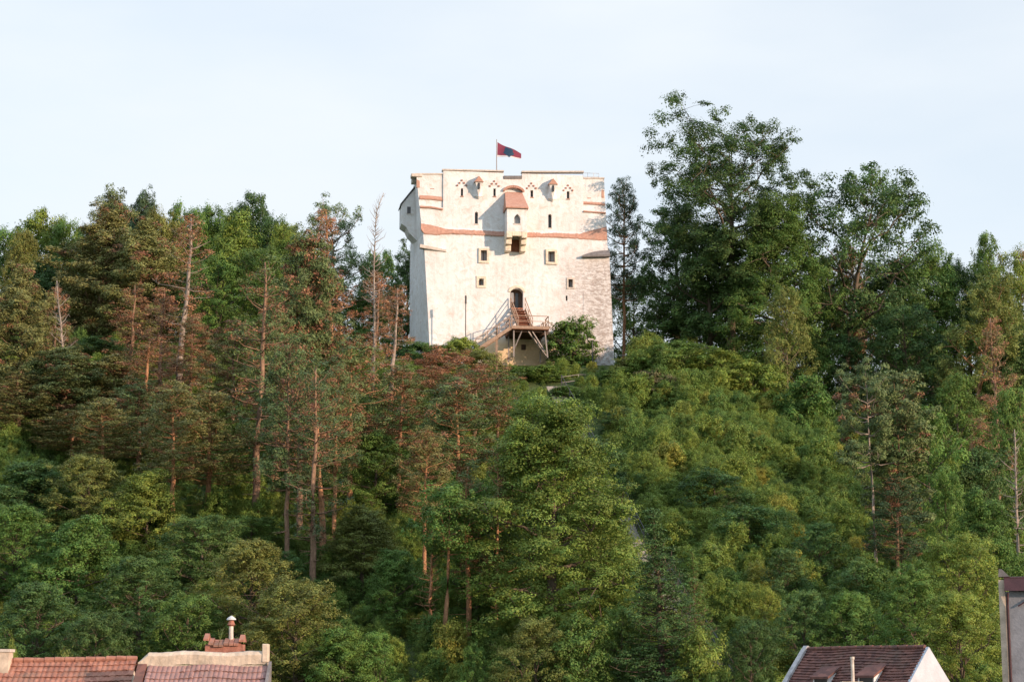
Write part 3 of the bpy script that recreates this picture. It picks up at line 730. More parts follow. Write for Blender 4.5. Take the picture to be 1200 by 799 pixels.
def pine(seed, H, Rr, base=.35, gap=.62, tuft=.40, ntuft=64, prof=None, keep=1., lean=0., bare=False, top_bend=0., trunk_r=None, stubs=6, droop=.05, dens=1.0, flatten=.95):
    rnd = random.Random(seed); rng = np.random.default_rng(seed); mb = MB(); T = []
    tr = trunk_r or .06+H*.0058; tp = []; n = 12; ox = oy = 0.
    for i in range(n+1):
        t = i/n; ox += rnd.uniform(-.07, .07)*(i > 0); oy += rnd.uniform(-.07, .07)*(i > 0)
        b = top_bend*max(0, (t-.9)*10)
        tp.append(Vector((ox+lean*t*H+b, oy, H*t*(1 if not b else .985))))
    mb.tube(tp, [tr*(1.2 if i == 0 else 1)*(1-.88*(i/n)**1.2)+.015 for i in range(n+1)], 8)
    def tpos(h):
        f = min(max(h/H, 0), .999)*n; i = int(f); return tp[i].lerp(tp[i+1], f-i)
    prof = prof or (lambda t: (min(1., .55+1.6*t) if t < .3 else 1.)*(1-t)**.55+.10)
    h = H*base
    while h < H*.985:
        u = (h/H-base)/(1-base); nb = rnd.choice((4, 5, 5))
        a0 = rnd.random()*6.28
        for k in range(nb):
            if rnd.random() > keep: 
                if not bare: continue
            az = a0+k*6.283/nb+rnd.uniform(-.35, .35); L = Rr*prof(min(u, .999))*rnd.uniform(.55, 1.15)
            if bare: L *= rnd.choice((.25, .5, .8, 1.))
            el = R(-7+50*max(u, 0)**1.5+rnd.uniform(-10, 10)); d = Vector((math.cos(az)*math.cos(el), math.sin(az)*math.cos(el), math.sin(el)))
            P = tpos(h+rnd.uniform(-.15, .15)); pts = [P]
            for j in range(1, 5):
                t = j/4; pts.append(P+d*L*t+Vector((rnd.uniform(-.06, .06)*L, rnd.uniform(-.06, .06)*L, (.34*t*t-droop*t)*L+rnd.uniform(-.04, .04)*L)))
            rb_ = min(.02+.018*L, tr*.4); mb.tube(pts, [rb_*(1-.8*j/4) for j in range(5)], 4, False)
            nt = max(2, int(L*3.4*dens))
            for s in range(nt):
                t = 1-rnd.random()*(.62 if L > 1.2 else .8); f = t*4; j = min(int(f), 3); q = pts[j].lerp(pts[j+1], f-j)
                side = Vector((-math.sin(az), math.cos(az), 0))*rnd.uniform(-1, 1)*(.16*L+.2)*(1.25-t)*1.7+Vector((0, 0, rnd.uniform(-.22, .5)))
                e = q+side
                if bare:
                    if rnd.random() < .5: mb.tube([q, e+Vector((0, 0, rnd.uniform(-.2, .1)))], [.012, .006], 3, False)
                else:
                    if s % 2 == 0: mb.tube([q, e], [.014, .008], 3, False)
                    T.append((tuple(e+Vector((0, 0, .08))), tuft*rnd.uniform(.7, 1.2), (d.x*t, d.y*t, .6)))
        h += gap*rnd.uniform(.75, 1.25)*(1 if not bare else .8)
    for k in range(stubs):
        hh = H*base*rnd.uniform(.3, .98); az = rnd.random()*6.28; L = rnd.uniform(.3, 1.3); P = tpos(hh)
        mb.tube([P, P+Vector((math.cos(az)*L, math.sin(az)*L, rnd.uniform(-.3, .2)*L))], [.03, .008], 4, False)
    out = dict(wood=woodmesh('trunk', mb), leaf=None, w=2*Rr, h=H, cx=0.)
    if T:
        CC, NN, AL, A, B, SZ = [], [], [], [], [], []
        for (c, r, outd) in T:
            k = max(10, int(ntuft*rnd.uniform(.8, 1.2))); d = rng.normal(size=(k, 3)); d[:, 2] = d[:, 2]*.7+.25; d += np.array(outd)*.5; d /= np.linalg.norm(d, axis=1, keepdims=True)
            rad = r*rng.uniform(.45, 1.0, k); p = d*rad[:, None]; p[:, 2] *= flatten
            CC.append(p+np.array(c)); AL.append(d+rng.normal(size=(k, 3))*.8); NN.append(d*.9+np.array([0, 0, .25])+np.array(outd)*.2+rng.normal(size=(k, 3))*.5); SZ.append(r*rng.uniform(.26, .5, k))
            A.append(np.full(k, rng.random())); B.append(rng.random(k))
        CC = np.concatenate(CC)
        out['leaf'] = leafmesh('crown', CC, np.concatenate(NN), np.concatenate(SZ), .36, np.concatenate(A), np.concatenate(B), 'needle', rng, np.concatenate(AL))
        q = np.percentile(CC, [1.5, 98.5], axis=0); out['w'] = float(q[1][0]-q[0][0]); out['h'] = float(max(q[1][2], H)); out['cx'] = 0.
    return out
PR = {}
cone = lambda t: (1.0 if t < .35 else 1.0-.62*(t-.35)/.65)
egg = lambda t: max(.3, math.sin(math.pi*(.22+.70*t)))
PR['big'] = [deciduous(11, 17, 5.2, .10, 28, .66, 620, .125, nsub=12, fill=260, prof=cone, elev=(0, 60)), deciduous(12, 17, 5.2, .14, 24, .66, 560, .13, nsub=11, fill=190)]
PR['mid'] = [deciduous(21+i, 11.5, 4.0, .12+.03*(i % 3), 18+i, (.62, .5, .72, .56, .66, .46)[i], (440, 600, 380, 500, 420, 640)[i], (.145, .12, .165, .13, .15, .115)[i], nsub=9, fill=(120, 190, 90, 150, 110, 200)[i], prof=(None, egg, cone, None, cone, egg)[i], elev=((5, 65), (20, 70), (-5, 60), (10, 60), (0, 70), (25, 75))[i], blob=(1., .9, 1.05, 1., .95, .9)[i]) for i in range(6)]
PR['tall'] = [deciduous(31+i, 18, 4.4, .26, 20, .70, 360, .165, nsub=10, fill=(110, 60, 140)[i], elev=(10, 70)) for i in range(3)]
PR['small'] = [deciduous(41+i, 6.5, 2.7, .08, 14, (.46, .38, .52, .42)[i], (560, 760, 480, 640)[i], (.12, .10, .135, .11)[i], nsub=8, fill=(70, 100, 60, 90)[i], prof=(None, cone, None, egg)[i], elev=((5, 65), (10, 75), (0, 60), (20, 75))[i]) for i in range(4)]
PR['shrub'] = [deciduous(51+i, 3.2, 1.7, .05, 11, .36, 760, .125, nsub=8, fill=80) for i in range(3)]
PR['pine'] = [pine(61, 15, 3.0, .34), pine(62, 15, 2.8, .42), pine(63, 15, 3.2, .28)]
PR['umbrella'] = [pine(66, 12, 3.4, .45, prof=lambda t: .95*(1-t)**.3+.15), pine(67, 12, 3.2, .5, prof=lambda t: .9*(1-t)**.3+.2)]
PR['fullpine'] = [pine(71, 14, 3.3, .14, .55, .44, 90, dens=1.3), pine(72, 14, 3.1, .18, .55, .44, 90, dens=1.3), pine(73, 14, 3.4, .12, .55, .44, 90, dens=1.3)]
PR['thinpine'] = [pine(76, 15, 2.1, .3, .7, .34, 44, keep=.72, stubs=12, dens=.85), pine(77, 15, 2.0, .38, .7, .34, 44, keep=.68, stubs=12, dens=.85), pine(78, 15, 2.2, .24, .65, .34, 44, keep=.75, stubs=12, dens=.85)]
PR['flatpine'] = [pine(68, 14, 3.7, .64, .85, .50, 95, dens=1.25, droop=.12, flatten=.6, prof=lambda t: (.8 if t < .25 else 1.)*(1-t)**.35+.1), pine(69, 14, 3.4, .42, .95, .48, 90, dens=1.15, droop=.12, flatten=.6, prof=lambda t: (.55 if t < .45 else 1.)*(1-t)**.35+.1)]
PR['barelow'] = [deciduous(96, 12, 2.6, .60, 12, .52, 520, .13, nsub=8, fill=30, lean=(.5, .2), wob=1.2, trunk_r=.17)]
PR['snag'] = [pine(81, 17, 2.0, .25, .5, bare=True, stubs=14, top_bend=.9, trunk_r=.13), pine(82, 10, 1.5, .3, .45, bare=True, stubs=8, trunk_r=.12)]
PR['spruce'] = [pine(86, 13, 2.7, .03, .26, .28, 40, prof=lambda t: max(.06, 1-t)**.9*(.45 if t > .84 else 1.), droop=.28, stubs=0, dens=1.7, flatten=.7)]
PR['openoak'] = [deciduous(91, 25, 7.6, .34, 26, .82, 400, .165, nsub=12, fill=130, elev=(5, 48), trunk_r=.42, prof=lambda t: [.40, .55, .8, 1., 1., 1., .95][min(6, int(t*7))])]
PR['spread'] = [deciduous(94, 18, 6.8, .36, 18, .72, 380, .165, nsub=11, fill=26, elev=(8, 55), lean=(2.5, 0), trunk_r=.3)]
BARK = {'pine': (.25, .165, .115), 'dec': (.13, .105, .08), 'pale': (.31, .27, .235), 'orange': (.38, .21, .12)}
GREEN = {'g': (.098, .172, .036), 'lg': (.150, .218, .040), 'dg': (.066, .120, .034), 'ol': (.155, .175, .044), 'cg': (.145, .215, .042), 'yg': (.185, .230, .042), 'br': (.15, .135, .06), 'pg': (.100, .140, .050), 'pd': (.055, .092, .040), 'po': (.160, .165, .055), 'bg': (.085, .155, .042)}
tree_name = {'big': 'broadleaf_tree', 'mid': 'broadleaf_tree', 'tall': 'broadleaf_tree', 'small': 'broadleaf_tree', 'shrub': 'shrub', 'pine': 'pine_tree', 'umbrella': 'pine_tree', 'flatpine': 'pine_tree', 'fullpine': 'pine_tree', 'thinpine': 'pine_tree', 'snag': 'dead_tree', 'spruce': 'spruce_tree', 'openoak': 'broadleaf_tree', 'spread': 'broadleaf_tree', 'barelow': 'broadleaf_tree'}
GROUPS = {'broadleaf_tree': 'broadleaf trees on the wooded hill', 'pine_tree': 'pines on the wooded hill', 'shrub': 'shrubs on the hill', 'dead_tree': 'dead pines on the hill', 'spruce_tree': None}
trnd = random.Random(5)
def tree(kind, px, Y, top, wpx, col, label, brown=0., var=None, bark=None, rz=None, lean=0., dx=0., mirror=False, base_x=None):
    P = PR[kind][(var if var is not None else trnd.randrange(len(PR[kind])))]
    ppm = F/(Y*1.0+ (terr((px-600)*Y/F, Y)-CZ)*math.sin(TH)*.9)
    p = on_ground(px, Y); z1 = htop(top, Y); h = max(z1-p.z, 1.)+.0; sz = (h+.25)/P['h']; sx = wpx/ppm/P['w']
    nm = tree_name[kind]; r = empty(nm, (p.x, p.y, p.z-.25), trnd.uniform(0, 6.28) if rz is None else rz, label, 'shrub' if nm == 'shrub' else 'tree', GROUPS[nm])
    r.scale = (sx, sx, sz)
    if lean: r.rotation_euler.y = lean; 
    pn = nm in ('pine_tree', 'dead_tree', 'spruce_tree'); bk = BARK[bark] if bark else BARK['pine' if pn else 'dec']
    t = bpy.data.objects.new('trunk', P['wood']); C.objects.link(t); t.parent = r; t.color = (*bk, 1)
    if P['leaf']:
        c = bpy.data.objects.new('crown', P['leaf']); C.objects.link(c); c.parent = r; g = GREEN[col]; k = trnd.uniform(.9, 1.1)
        c.color = (g[0]*k*trnd.uniform(.93, 1.07), g[1]*k, g[2]*k, brown)
    return r
TREES = [
# skyline left of the tower
('mid', 70, 203, 250, 70, 'g', 'green rounded tree filling the skyline right of the pale rounded tree', 0., 1),
('big', 146, 206, 238, 100, 'dg', 'dark broad tree closing the skyline behind the two skyline pines', 0., 1),
('mid', 184, 200, 240, 70, 'ol', 'olive rounded tree on the skyline left of the rust coloured pine', 0., 3),
('mid', 222, 203, 242, 64, 'g', 'green dome on the skyline directly behind the top of the rust coloured pine', 0., 5),
('big', 262, 206, 238, 110, 'g', 'broad green tree between the rust coloured pine and the dark domed tree', 0., 1),
('mid', 318, 203, 246, 70, 'dg', 'dark rounded tree on the right shoulder of the dark domed skyline tree', 0., 1),
('mid', 355, 200, 262, 66, 'g', 'green rounded tree on the skyline left of the leaning reddish pine', 0., 3),
('mid', 20, 196, 268, 60, 'ol', 'olive rounded tree low on the skyline at the left edge', 0., 5),
('mid', 2, 200, 262, 90, 'g', 'green leafy tree on the skyline at the very left edge'),
('mid', 45, 205, 244, 95, 'lg', 'pale green rounded tree on the skyline near the left edge'),
('mid', 92, 208, 256, 60, 'dg', 'dark green tree on the skyline between the pale rounded tree and the tall pines'),
('fullpine', 128, 196, 233, 68, 'pg', 'bushy olive pine highest on the left skyline', .1),
('fullpine', 163, 202, 234, 56, 'pd', 'small dark pine top on the skyline right of the highest olive pine', .0),
('mid', 200, 205, 233, 62, 'g', 'leafy green tree on the skyline behind the rust coloured pine'),
('mid', 240, 207, 236, 55, 'g', 'green tree on the skyline just right of the rust coloured pine'),
('tall', 294, 205, 224, 72, 'dg', 'dark domed tree highest on the skyline left of the dying pines'),
('mid', 270, 188, 245, 100, 'lg', 'bright green broad tree below the dark domed skyline tree'),
('mid', 330, 196, 258, 70, 'lg', 'light green tree right of the dark domed tree on the skyline'),
('umbrella', 400, 188, 240, 84, 'pg', 'green pine with a flat top behind the leaning reddish pine', .04),
('mid', 442, 205, 292, 74, 'g', 'green tree behind the bare topped dead pine'),
('tall', 476, 200, 278, 46, 'dg', 'dark narrow tree touching the shaded left flank of the tower'),
('mid', 425, 190, 345, 80, 'g', 'low green tree behind the railing on the bank left of the tower'),
('mid', 365, 186, 300, 90, 'dg', 'dark green tree behind the tall dying pines left of the tower'),
# upper pines, left
('fullpine', 112, 178, 252, 116, 'po', 'large olive pine with a broad crown under the left skyline', .04),
('fullpine', 160, 174, 262, 96, 'po', 'olive pine crown between the broad olive pine and the rust coloured pine', .06),
('mid', 45, 184, 300, 100, 'dg', 'dark green tree behind the golden pine at the left edge'),
('fullpine', 18, 152, 318, 84, 'po', 'golden olive pine at the left edge with heavy tufted branches', .03),
('fullpine', 66, 158, 388, 60, 'po', 'small golden pine between the left edge pine and the leaning snag', .08),
('snag', 80, 149, 328, 50, 'br', 'short pale leaning snag with a brown spray on its left', 0., 1, 'pale'),
('thinpine', 60, 156, 336, 46, 'br', 'thin rusty pine touching the pale leaning snag', .85),
('fullpine', 78, 148, 412, 110, 'pg', 'dense green pine below the pale leaning snag', .05),
('thinpine', 150, 161, 335, 52, 'br', 'greyish dying pine left of the tallest rusty pine', .7),
('thinpine', 207, 160, 252, 56, 'br', 'tall rusty dying pine reaching the skyline on the left', .8, None, 'pale'),
('thinpine', 186, 152, 338, 66, 'br', 'reddish brown pine in front of the tallest rusty pine', .9),
('pine', 222, 156, 372, 66, 'br', 'rust and green pine right of the reddish brown pine', .45),
('mid', 255, 172, 300, 90, 'g', 'green tree between the rusty pines and the tall trunked pine'),
('mid', 310, 174, 290, 90, 'g', 'green tree filling the gap behind the tall pine pair'),
('fullpine', 135, 150, 420, 90, 'po', 'olive pine below the greyish dying pine', .15),
('pine', 20, 146, 440, 90, 'po', 'golden pine low at the left edge with a dark trunk', .08),
('thinpine', 300, 134, 308, 78, 'pg', 'tall pine with long straight trunk and reddish top left of centre', .32),
('pine', 272, 148, 385, 78, 'po', 'green and brown pine left of the long straight trunk', .28),
('fullpine', 352, 143, 282, 92, 'pg', 'tall green pine with brown sprays beside the straight trunked pine', .2),
('thinpine', 392, 166, 246, 62, 'br', 'leaning reddish pine with a bare orange trunk near the tower', .85, None, 'orange'),
('snag', 437, 158, 222, 44, 'br', 'tallest dead pine with a crooked bare top left of the tower', 0., 0, 'pale'),
('thinpine', 434, 160, 318, 46, 'br', 'thin brown pine hugging the tallest dead pine', .9),
('thinpine', 456, 156, 336, 44, 'br', 'slim reddish pine between the dead pine and the tower corner', .85, None, 'pale'),
('pine', 410, 134, 400, 78, 'pg', 'pine with a round mixed crown above a straight orange trunk', .35, 1, 'orange'),
('umbrella', 525, 154, 412, 110, 'br', 'wide reddish brown pine crown below the tower', .85),
('umbrella', 556, 146, 432, 110, 'pg', 'green pine with a crooked trunk under the tower stairs', .25),
('thinpine', 583, 148, 412, 46, 'ol', 'slender olive conifer left of the stairs at the foot of the tower', .2),
('pine', 322, 140, 362, 66, 'pg', 'green pine between the straight trunk and the tall green pine', .15),
('thinpine', 368, 120, 430, 70, 'pd', 'dark trunked pine standing lowest in the group of tall trunks', .15),
('thinpine', 352, 128, 418, 60, 'pg', 'pine with pale slender trunk left in the group of tall trunks', .25, 1),
('thinpine', 380, 124, 455, 60, 'pg', 'pine with orange trunk right in the group of tall trunks', .15, 1, 'orange'),
('pine', 243, 133, 458, 106, 'po', 'golden green pine with a short orange trunk and spread branches', .04, 0, 'orange'),
('pine', 82, 142, 482, 72, 'po', 'small golden pine with orange trunk over the leafy trees on the left', .04, 1, 'orange'),
('pine', 160, 142, 452, 80, 'pg', 'green pine between the two orange trunked pines', .06),
('thinpine', 205, 150, 420, 60, 'br', 'brown pine above the golden pine with spread branches', .5),
('mid', 120, 166, 395, 90, 'dg', 'dark green tree behind the olive pines on the left'),
('small', 335, 160, 420, 60, 'dg', 'dark shrubby tree behind the tall trunks'),
('pine', 118, 138, 470, 70, 'po', 'golden pine with a tall bare orange trunk left of the yellow green tree', .05, 1, 'orange'),
('pine', 200, 130, 452, 76, 'po', 'golden pine with a bare trunk just left of the spread branched pine', .05, 1, 'orange'),
('pine', 335, 122, 402, 72, 'pg', 'green pine with a long bare trunk left in front of the trunk group', .12, 1),
('pine', 392, 128, 432, 62, 'pg', 'narrow green pine between the trunk group and the straight orange trunk', .2, 1, 'orange'),
('pine', 468, 138, 432, 70, 'pg', 'green pine with a thin trunk left under the wide reddish pine', .3, 1, 'orange'),
('pine', 536, 132, 448, 84, 'pg', 'dark green pine with a bare trunk left of the top of the huge central tree', .15, 1, 'orange'),
('pine', 498, 124, 505, 60, 'po', 'small golden pine with an orange trunk behind the bare branched tree', .2, 1, 'orange'),
('thinpine', 170, 145, 400, 56, 'br', 'rusty thin pine above the golden pine with a bare trunk', .7, 1, 'orange'),
# middle, leafy
('mid', 440, 134, 505, 92, 'g', 'green leafy tree right of the straight orange trunk'),
('mid', 478, 143, 478, 80, 'bg', 'bluish green tree below the wide reddish pine'),
('mid', 425, 122, 590, 100, 'ol', 'olive leafy tree in the dip between the tall trunks and the bare branched tree'),
('mid', 462, 116, 640, 76, 'g', 'green tree left of the orange leaning trunk with bare branches'),
('small', 500, 132, 560, 70, 'dg', 'dark low tree behind the bare branched tree'),
('barelow', 519, 111, 556, 84, 'g', 'tree with an orange bare lower trunk and a small green crown', 0., 0, 'orange'),
('snag', 506, 113, 620, 60, 'br', 'small bare tree with crooked dead branches beside the orange trunk', 0., 1, 'orange'),
('big', 648, 112, 456, 206, 'cg', 'huge bushy green tree in the centre below the tower', 0., 0),
('mid', 560, 116, 560, 90, 'g', 'green leafy tree filling the left side of the huge central tree'),
('thinpine', 550, 114, 545, 50, 'pg', 'slim pine with a pink lit trunk left of the huge central tree', .3, 1, 'orange'),
('thinpine', 583, 112.3, 520, 40, 'pg', 'slim pine whose pale trunk shows through the huge central tree', .3, 0, 'orange'),
('mid', 660, 128, 490, 110, 'g', 'green tree behind the right shoulder of the huge central tree'),
('small', 630, 152, 462, 76, 'g', 'rounded green tree just under the stairs and above the huge central tree'),
('small', 680, 103, 712, 80, 'g', 'green tree at the right foot of the huge central tree'),
('spruce', 777, 103, 604, 128, 'dg', 'young spruce with a bare spiky top at the bottom centre right', .0, 0, 'dec'),
('spruce', 816, 107, 648, 60, 'g', 'small spruce top just behind the young spruce', .0),
('small', 822, 101, 730, 62, 'yg', 'yellowish small tree at the right foot of the young spruce'),
('small', 728, 104, 706, 70, 'g', 'green tree between the huge central tree and the young spruce'),
('small', 694, 136, 508, 76, 'dg', 'dark bushy tree hiding the middle of the hillside steps'),
# lower left leafy trees
('mid', 35, 130, 538, 110, 'dg', 'dark leafy tree at the left edge below the golden pine'),
('mid', 100, 128, 528, 110, 'ol', 'olive green leafy tree below the small orange trunked pine'),
('mid', 172, 126, 545, 96, 'yg', 'yellow green leafy tree in the middle of the lower left'),
('mid', 15, 118, 590, 110, 'g', 'green leafy tree at the left edge above the red roof'),
('mid', 90, 116, 600, 120, 'g', 'broad green leafy tree above the red roof'),
('mid', 160, 112, 650, 110, 'bg', 'deep green tree just above the gap between the two left roofs'),
('mid', 232, 120, 600, 100, 'bg', 'bluish green leafy tree above the cream parapet'),
('mid', 40, 108, 680, 110, 'dg', 'dark green tree directly behind the red roof'),
('mid', 105, 105, 712, 90, 'dg', 'darkest low tree behind the middle of the red roof'),
('mid', 215, 107, 690, 100, 'g', 'green tree directly behind the left end of the cream parapet'),
('mid', 292, 112, 630, 120, 'ol', 'tufted olive tree behind the chimney on the cream parapet'),
('mid', 345, 106, 672, 126, 'ol', 'large soft olive tree right of the cream parapet'),
('mid', 400, 104, 730, 90, 'g', 'low green tree right of the soft olive tree at the bottom'),
('small', 440, 105, 738, 70, 'g', 'low green tree at the bottom left of the orange trunk'),
('small', 2, 92, 738, 36, 'yg', 'small yellow green tree peeking over the red roof at the left edge'),
('small', 70, 95, 756, 60, 'ol', 'low olive bush tree just behind the ridge of the red roof'),
('mid', 290, 124, 602, 90, 'g', 'green tree between the golden pine and the group of tall trunks'),
('mid', 326, 118, 642, 80, 'dg', 'dark tree at the foot of the group of tall trunks'),
('small', 556, 104, 748, 60, 'g', 'low green tree at the bottom between the orange trunk and the central tree'),
('mid', 628, 103, 718, 96, 'ol', 'olive tree at the bottom under the huge central tree'),
# right of the tower
('pine', 732, 188, 214, 46, 'pd', 'slim dark pine behind the right corner of the tower', 0., 1, 'orange'),
('mid', 742, 196, 318, 70, 'g', 'green tree filling the space right of the tower wall'),
('tall', 795, 186, 222, 84, 'dg', 'dark loose tree between the slim pine and the tallest tree'),
('openoak', 856, 178, 115, 178, 'dg', 'tallest tree with an open layered crown right of the tower'),
('tall', 832, 180, 262, 96, 'dg', 'dark tree behind the trunk of the tallest tree'),
('big', 912, 177, 222, 130, 'g', 'dense green tree right of the tallest tree trunk'),
('spread', 988, 181, 192, 172, 'dg', 'spreading tree with an arching limb reaching right over the skyline'),
('small', 922, 168, 330, 84, 'ol', 'olive leafy tree in front of the dense green tree on the right'),
('mid', 962, 188, 300, 96, 'dg', 'dark green tree under the spreading arching limb'),
('tall', 1000, 186, 280, 50, 'br', 'thin tree with pale trunks and brown leaves in the gap on the right', .45, 1, 'pale'),
('big', 1045, 188, 296, 120, 'dg', 'dark rounded tree right of the thin brown leaved tree'),
('big', 1092, 186, 284, 130, 'g', 'rounded green tree highest on the right skyline'),
('big', 1138, 188, 300, 110, 'dg', 'dark tree on the skyline behind the leaning orange trunk'),
('tall', 1128, 166, 308, 90, 'ol', 'leaning tree with an orange trunk on the right', 0., 1, 'orange'),
('tall', 1166, 184, 268, 56, 'g', 'tall thin tree rising above the skyline near the right edge'),
('tall', 1196, 180, 284, 64, 'yg', 'yellowish tree on the skyline at the right edge', .12),
('thinpine', 1168, 152, 372, 56, 'br', 'reddish thin pine in front of the dark wood near the right edge', .7),
('mid', 1062, 172, 355, 110, 'dg', 'dark tree in the shade behind the pine pair'),
('mid', 1195, 166, 380, 90, 'dg', 'dark green tree at the right edge behind the thin pine'),
('small', 790, 186, 350, 90, 'dg', 'dark low tree behind the hill crest right of the tower'),
('small', 850, 190, 340, 110, 'dg', 'dark low tree beneath the tallest tree'),
('small', 990, 176, 385, 90, 'dg', 'dark low tree behind the crest under the thin brown leaved tree'),
('small', 1120, 160, 430, 90, 'g', 'low green tree at the foot of the leaning tree on the right'),
('flatpine', 1027, 122, 432, 92, 'pg', 'left pine of the twin pines on the right slope', .04, 0, 'pale'),
('flatpine', 1060, 124, 442, 84, 'pg', 'right pine of the twin pines on the right slope', .06, 1),
('pine', 1054, 122, 560, 66, 'pd', 'small dark pine below the crowns of the twin pines', .1),
('snag', 1192, 133, 503, 50, 'br', 'pale bare dead pine at the right edge', 0., 1, 'pale'),
('small', 1090, 138, 470, 80, 'g', 'green leafy tree right of the twin pines'),
('small', 1150, 140, 520, 80, 'dg', 'dark leafy tree left of the pale dead pine at the right edge'),
('small', 1110, 128, 540, 80, 'g', 'leafy tree between the twin pines and the pale dead pine'),
('mid', 1150, 122, 570, 90, 'g', 'green tree above the grey house at the right edge'),
('mid', 1125, 112, 620, 100, 'yg', 'yellow green tree left of the grey house'),
('mid', 1130, 103, 690, 110, 'yg', 'brightest yellow green tree between the brown roof and the grey house'),
('mid', 1075, 108, 650, 90, 'g', 'green tree behind the white gable'),
('small', 1012, 118, 650, 70, 'bg', 'deep green low tree left of the twin pine trunks'),
('mid', 1000, 106, 690, 90, 'g', 'green tree directly behind the brown roof'),
('mid', 945, 107, 690, 80, 'bg', 'deep green tree above the left end of the brown roof'),
('small', 900, 110, 680, 70, 'yg', 'small yellow green tree left of the brown roof'),
('mid', 880, 103, 720, 70, 'dg', 'dark tree at the bottom between the spruce and the brown roof'),
('small', 962, 124, 610, 70, 'bg', 'deep green bushy tree in the middle of the right slope'),
('small', 880, 128, 590, 80, 'bg', 'bluish green bushy tree on the dark lower slope beside the handrail'),
('small', 920, 118, 640, 70, 'dg', 'dark bushy tree low on the slope above the brown roof'),
('small', 838, 134, 545, 80, 'dg', 'dark bushy tree right of the hillside steps'),
('small', 1190, 146, 450, 70, 'g', 'green bushy tree at the right edge below the dark wood'),
# shrubs at the crest
('shrub', 671, 175.0, 370, 56, 'g', 'bright green upright shrub in front of the right half of the tower', 0., 0),
('shrub', 540, 171, 392, 46, 'yg', 'yellow green shrub in front of the lit left half of the tower'),
('shrub', 514, 173, 404, 40, 'g', 'green shrub below the lit wall near the tower left corner'),
('shrub', 490, 176, 398, 40, 'bg', 'dark shrub at the shaded left corner of the tower'),
('shrub', 565, 168, 408, 40, 'ol', 'olive shrub left of the stairs under the tower'),
('shrub', 640, 167, 428, 44, 'lg', 'green shrub under the right flight of the tower stairs'),
('shrub', 612, 167, 430, 50, 'g', 'low green shrub in front of the tower landing'),
('small', 795, 166, 396, 90, 'g', 'bushy green tree on the crest right of the tower'),
('small', 845, 165, 408, 76, 'yg', 'yellow green bushy tree on the crest below the tallest tree'),
('shrub', 745, 168, 418, 50, 'ol', 'low olive shrub on the crest near the right tower corner'),
('shrub', 768, 160, 432, 54, 'br', 'brownish shrub on the slope below the crest'),
('shrub', 660, 162, 452, 40, 'g', 'small green shrub growing at the left side of the upper hillside steps'),
('shrub', 672, 158, 468, 44, 'dg', 'dark shrub on the left side of the upper hillside steps'),
('shrub', 896, 164, 426, 60, 'lg', 'light green shrub on the crest between the two leafy trunks'),
('shrub', 945, 160, 436, 60, 'g', 'green shrub on the crest right of the light green one'),
('shrub', 725, 166, 432, 50, 'g', 'green shrub just right of the level railing'),
('shrub', 415, 172, 410, 44, 'g', 'green shrub on the bank below the pale railing'),
('small', 455, 168, 428, 60, 'bg', 'bluish green bush left below the tower corner'),
('small', 495, 163, 436, 60, 'g', 'green bush behind the wide reddish pine'),
('small', 385, 166, 412, 60, 'g', 'green bush between the orange trunk and the pale railing'),
('small', 728, 152, 474, 54, 'dg', 'dark bush right of the upper hillside steps'),
('small', 470, 150, 470, 60, 'g', 'green bush left below the wide reddish pine'),
]
lnset = {'rz': None}
for row in TREES:
    k, px, Y, top, w, col, lab = row[:7]; br = row[7] if len(row) > 7 else 0.; var = row[8] if len(row) > 8 else None; bk = row[9] if len(row) > 9 else None
    kw = {}
    if 'leaning reddish pine' in lab: kw = dict(lean=R(-4), rz=0.)
    if 'pale leaning snag' in lab and k == 'snag': kw = dict(lean=R(-6), rz=0.)
    if 'leaning tree with an orange' in lab: kw = dict(lean=R(10), rz=0.)
    if k in ('openoak', 'spread', 'barelow'): kw = dict(rz=0.)
    if 'crooked bare top' in lab: kw = dict(rz=0.)
    tree(k, px, Y, top, w, col, lab, br, var, bk, **kw)

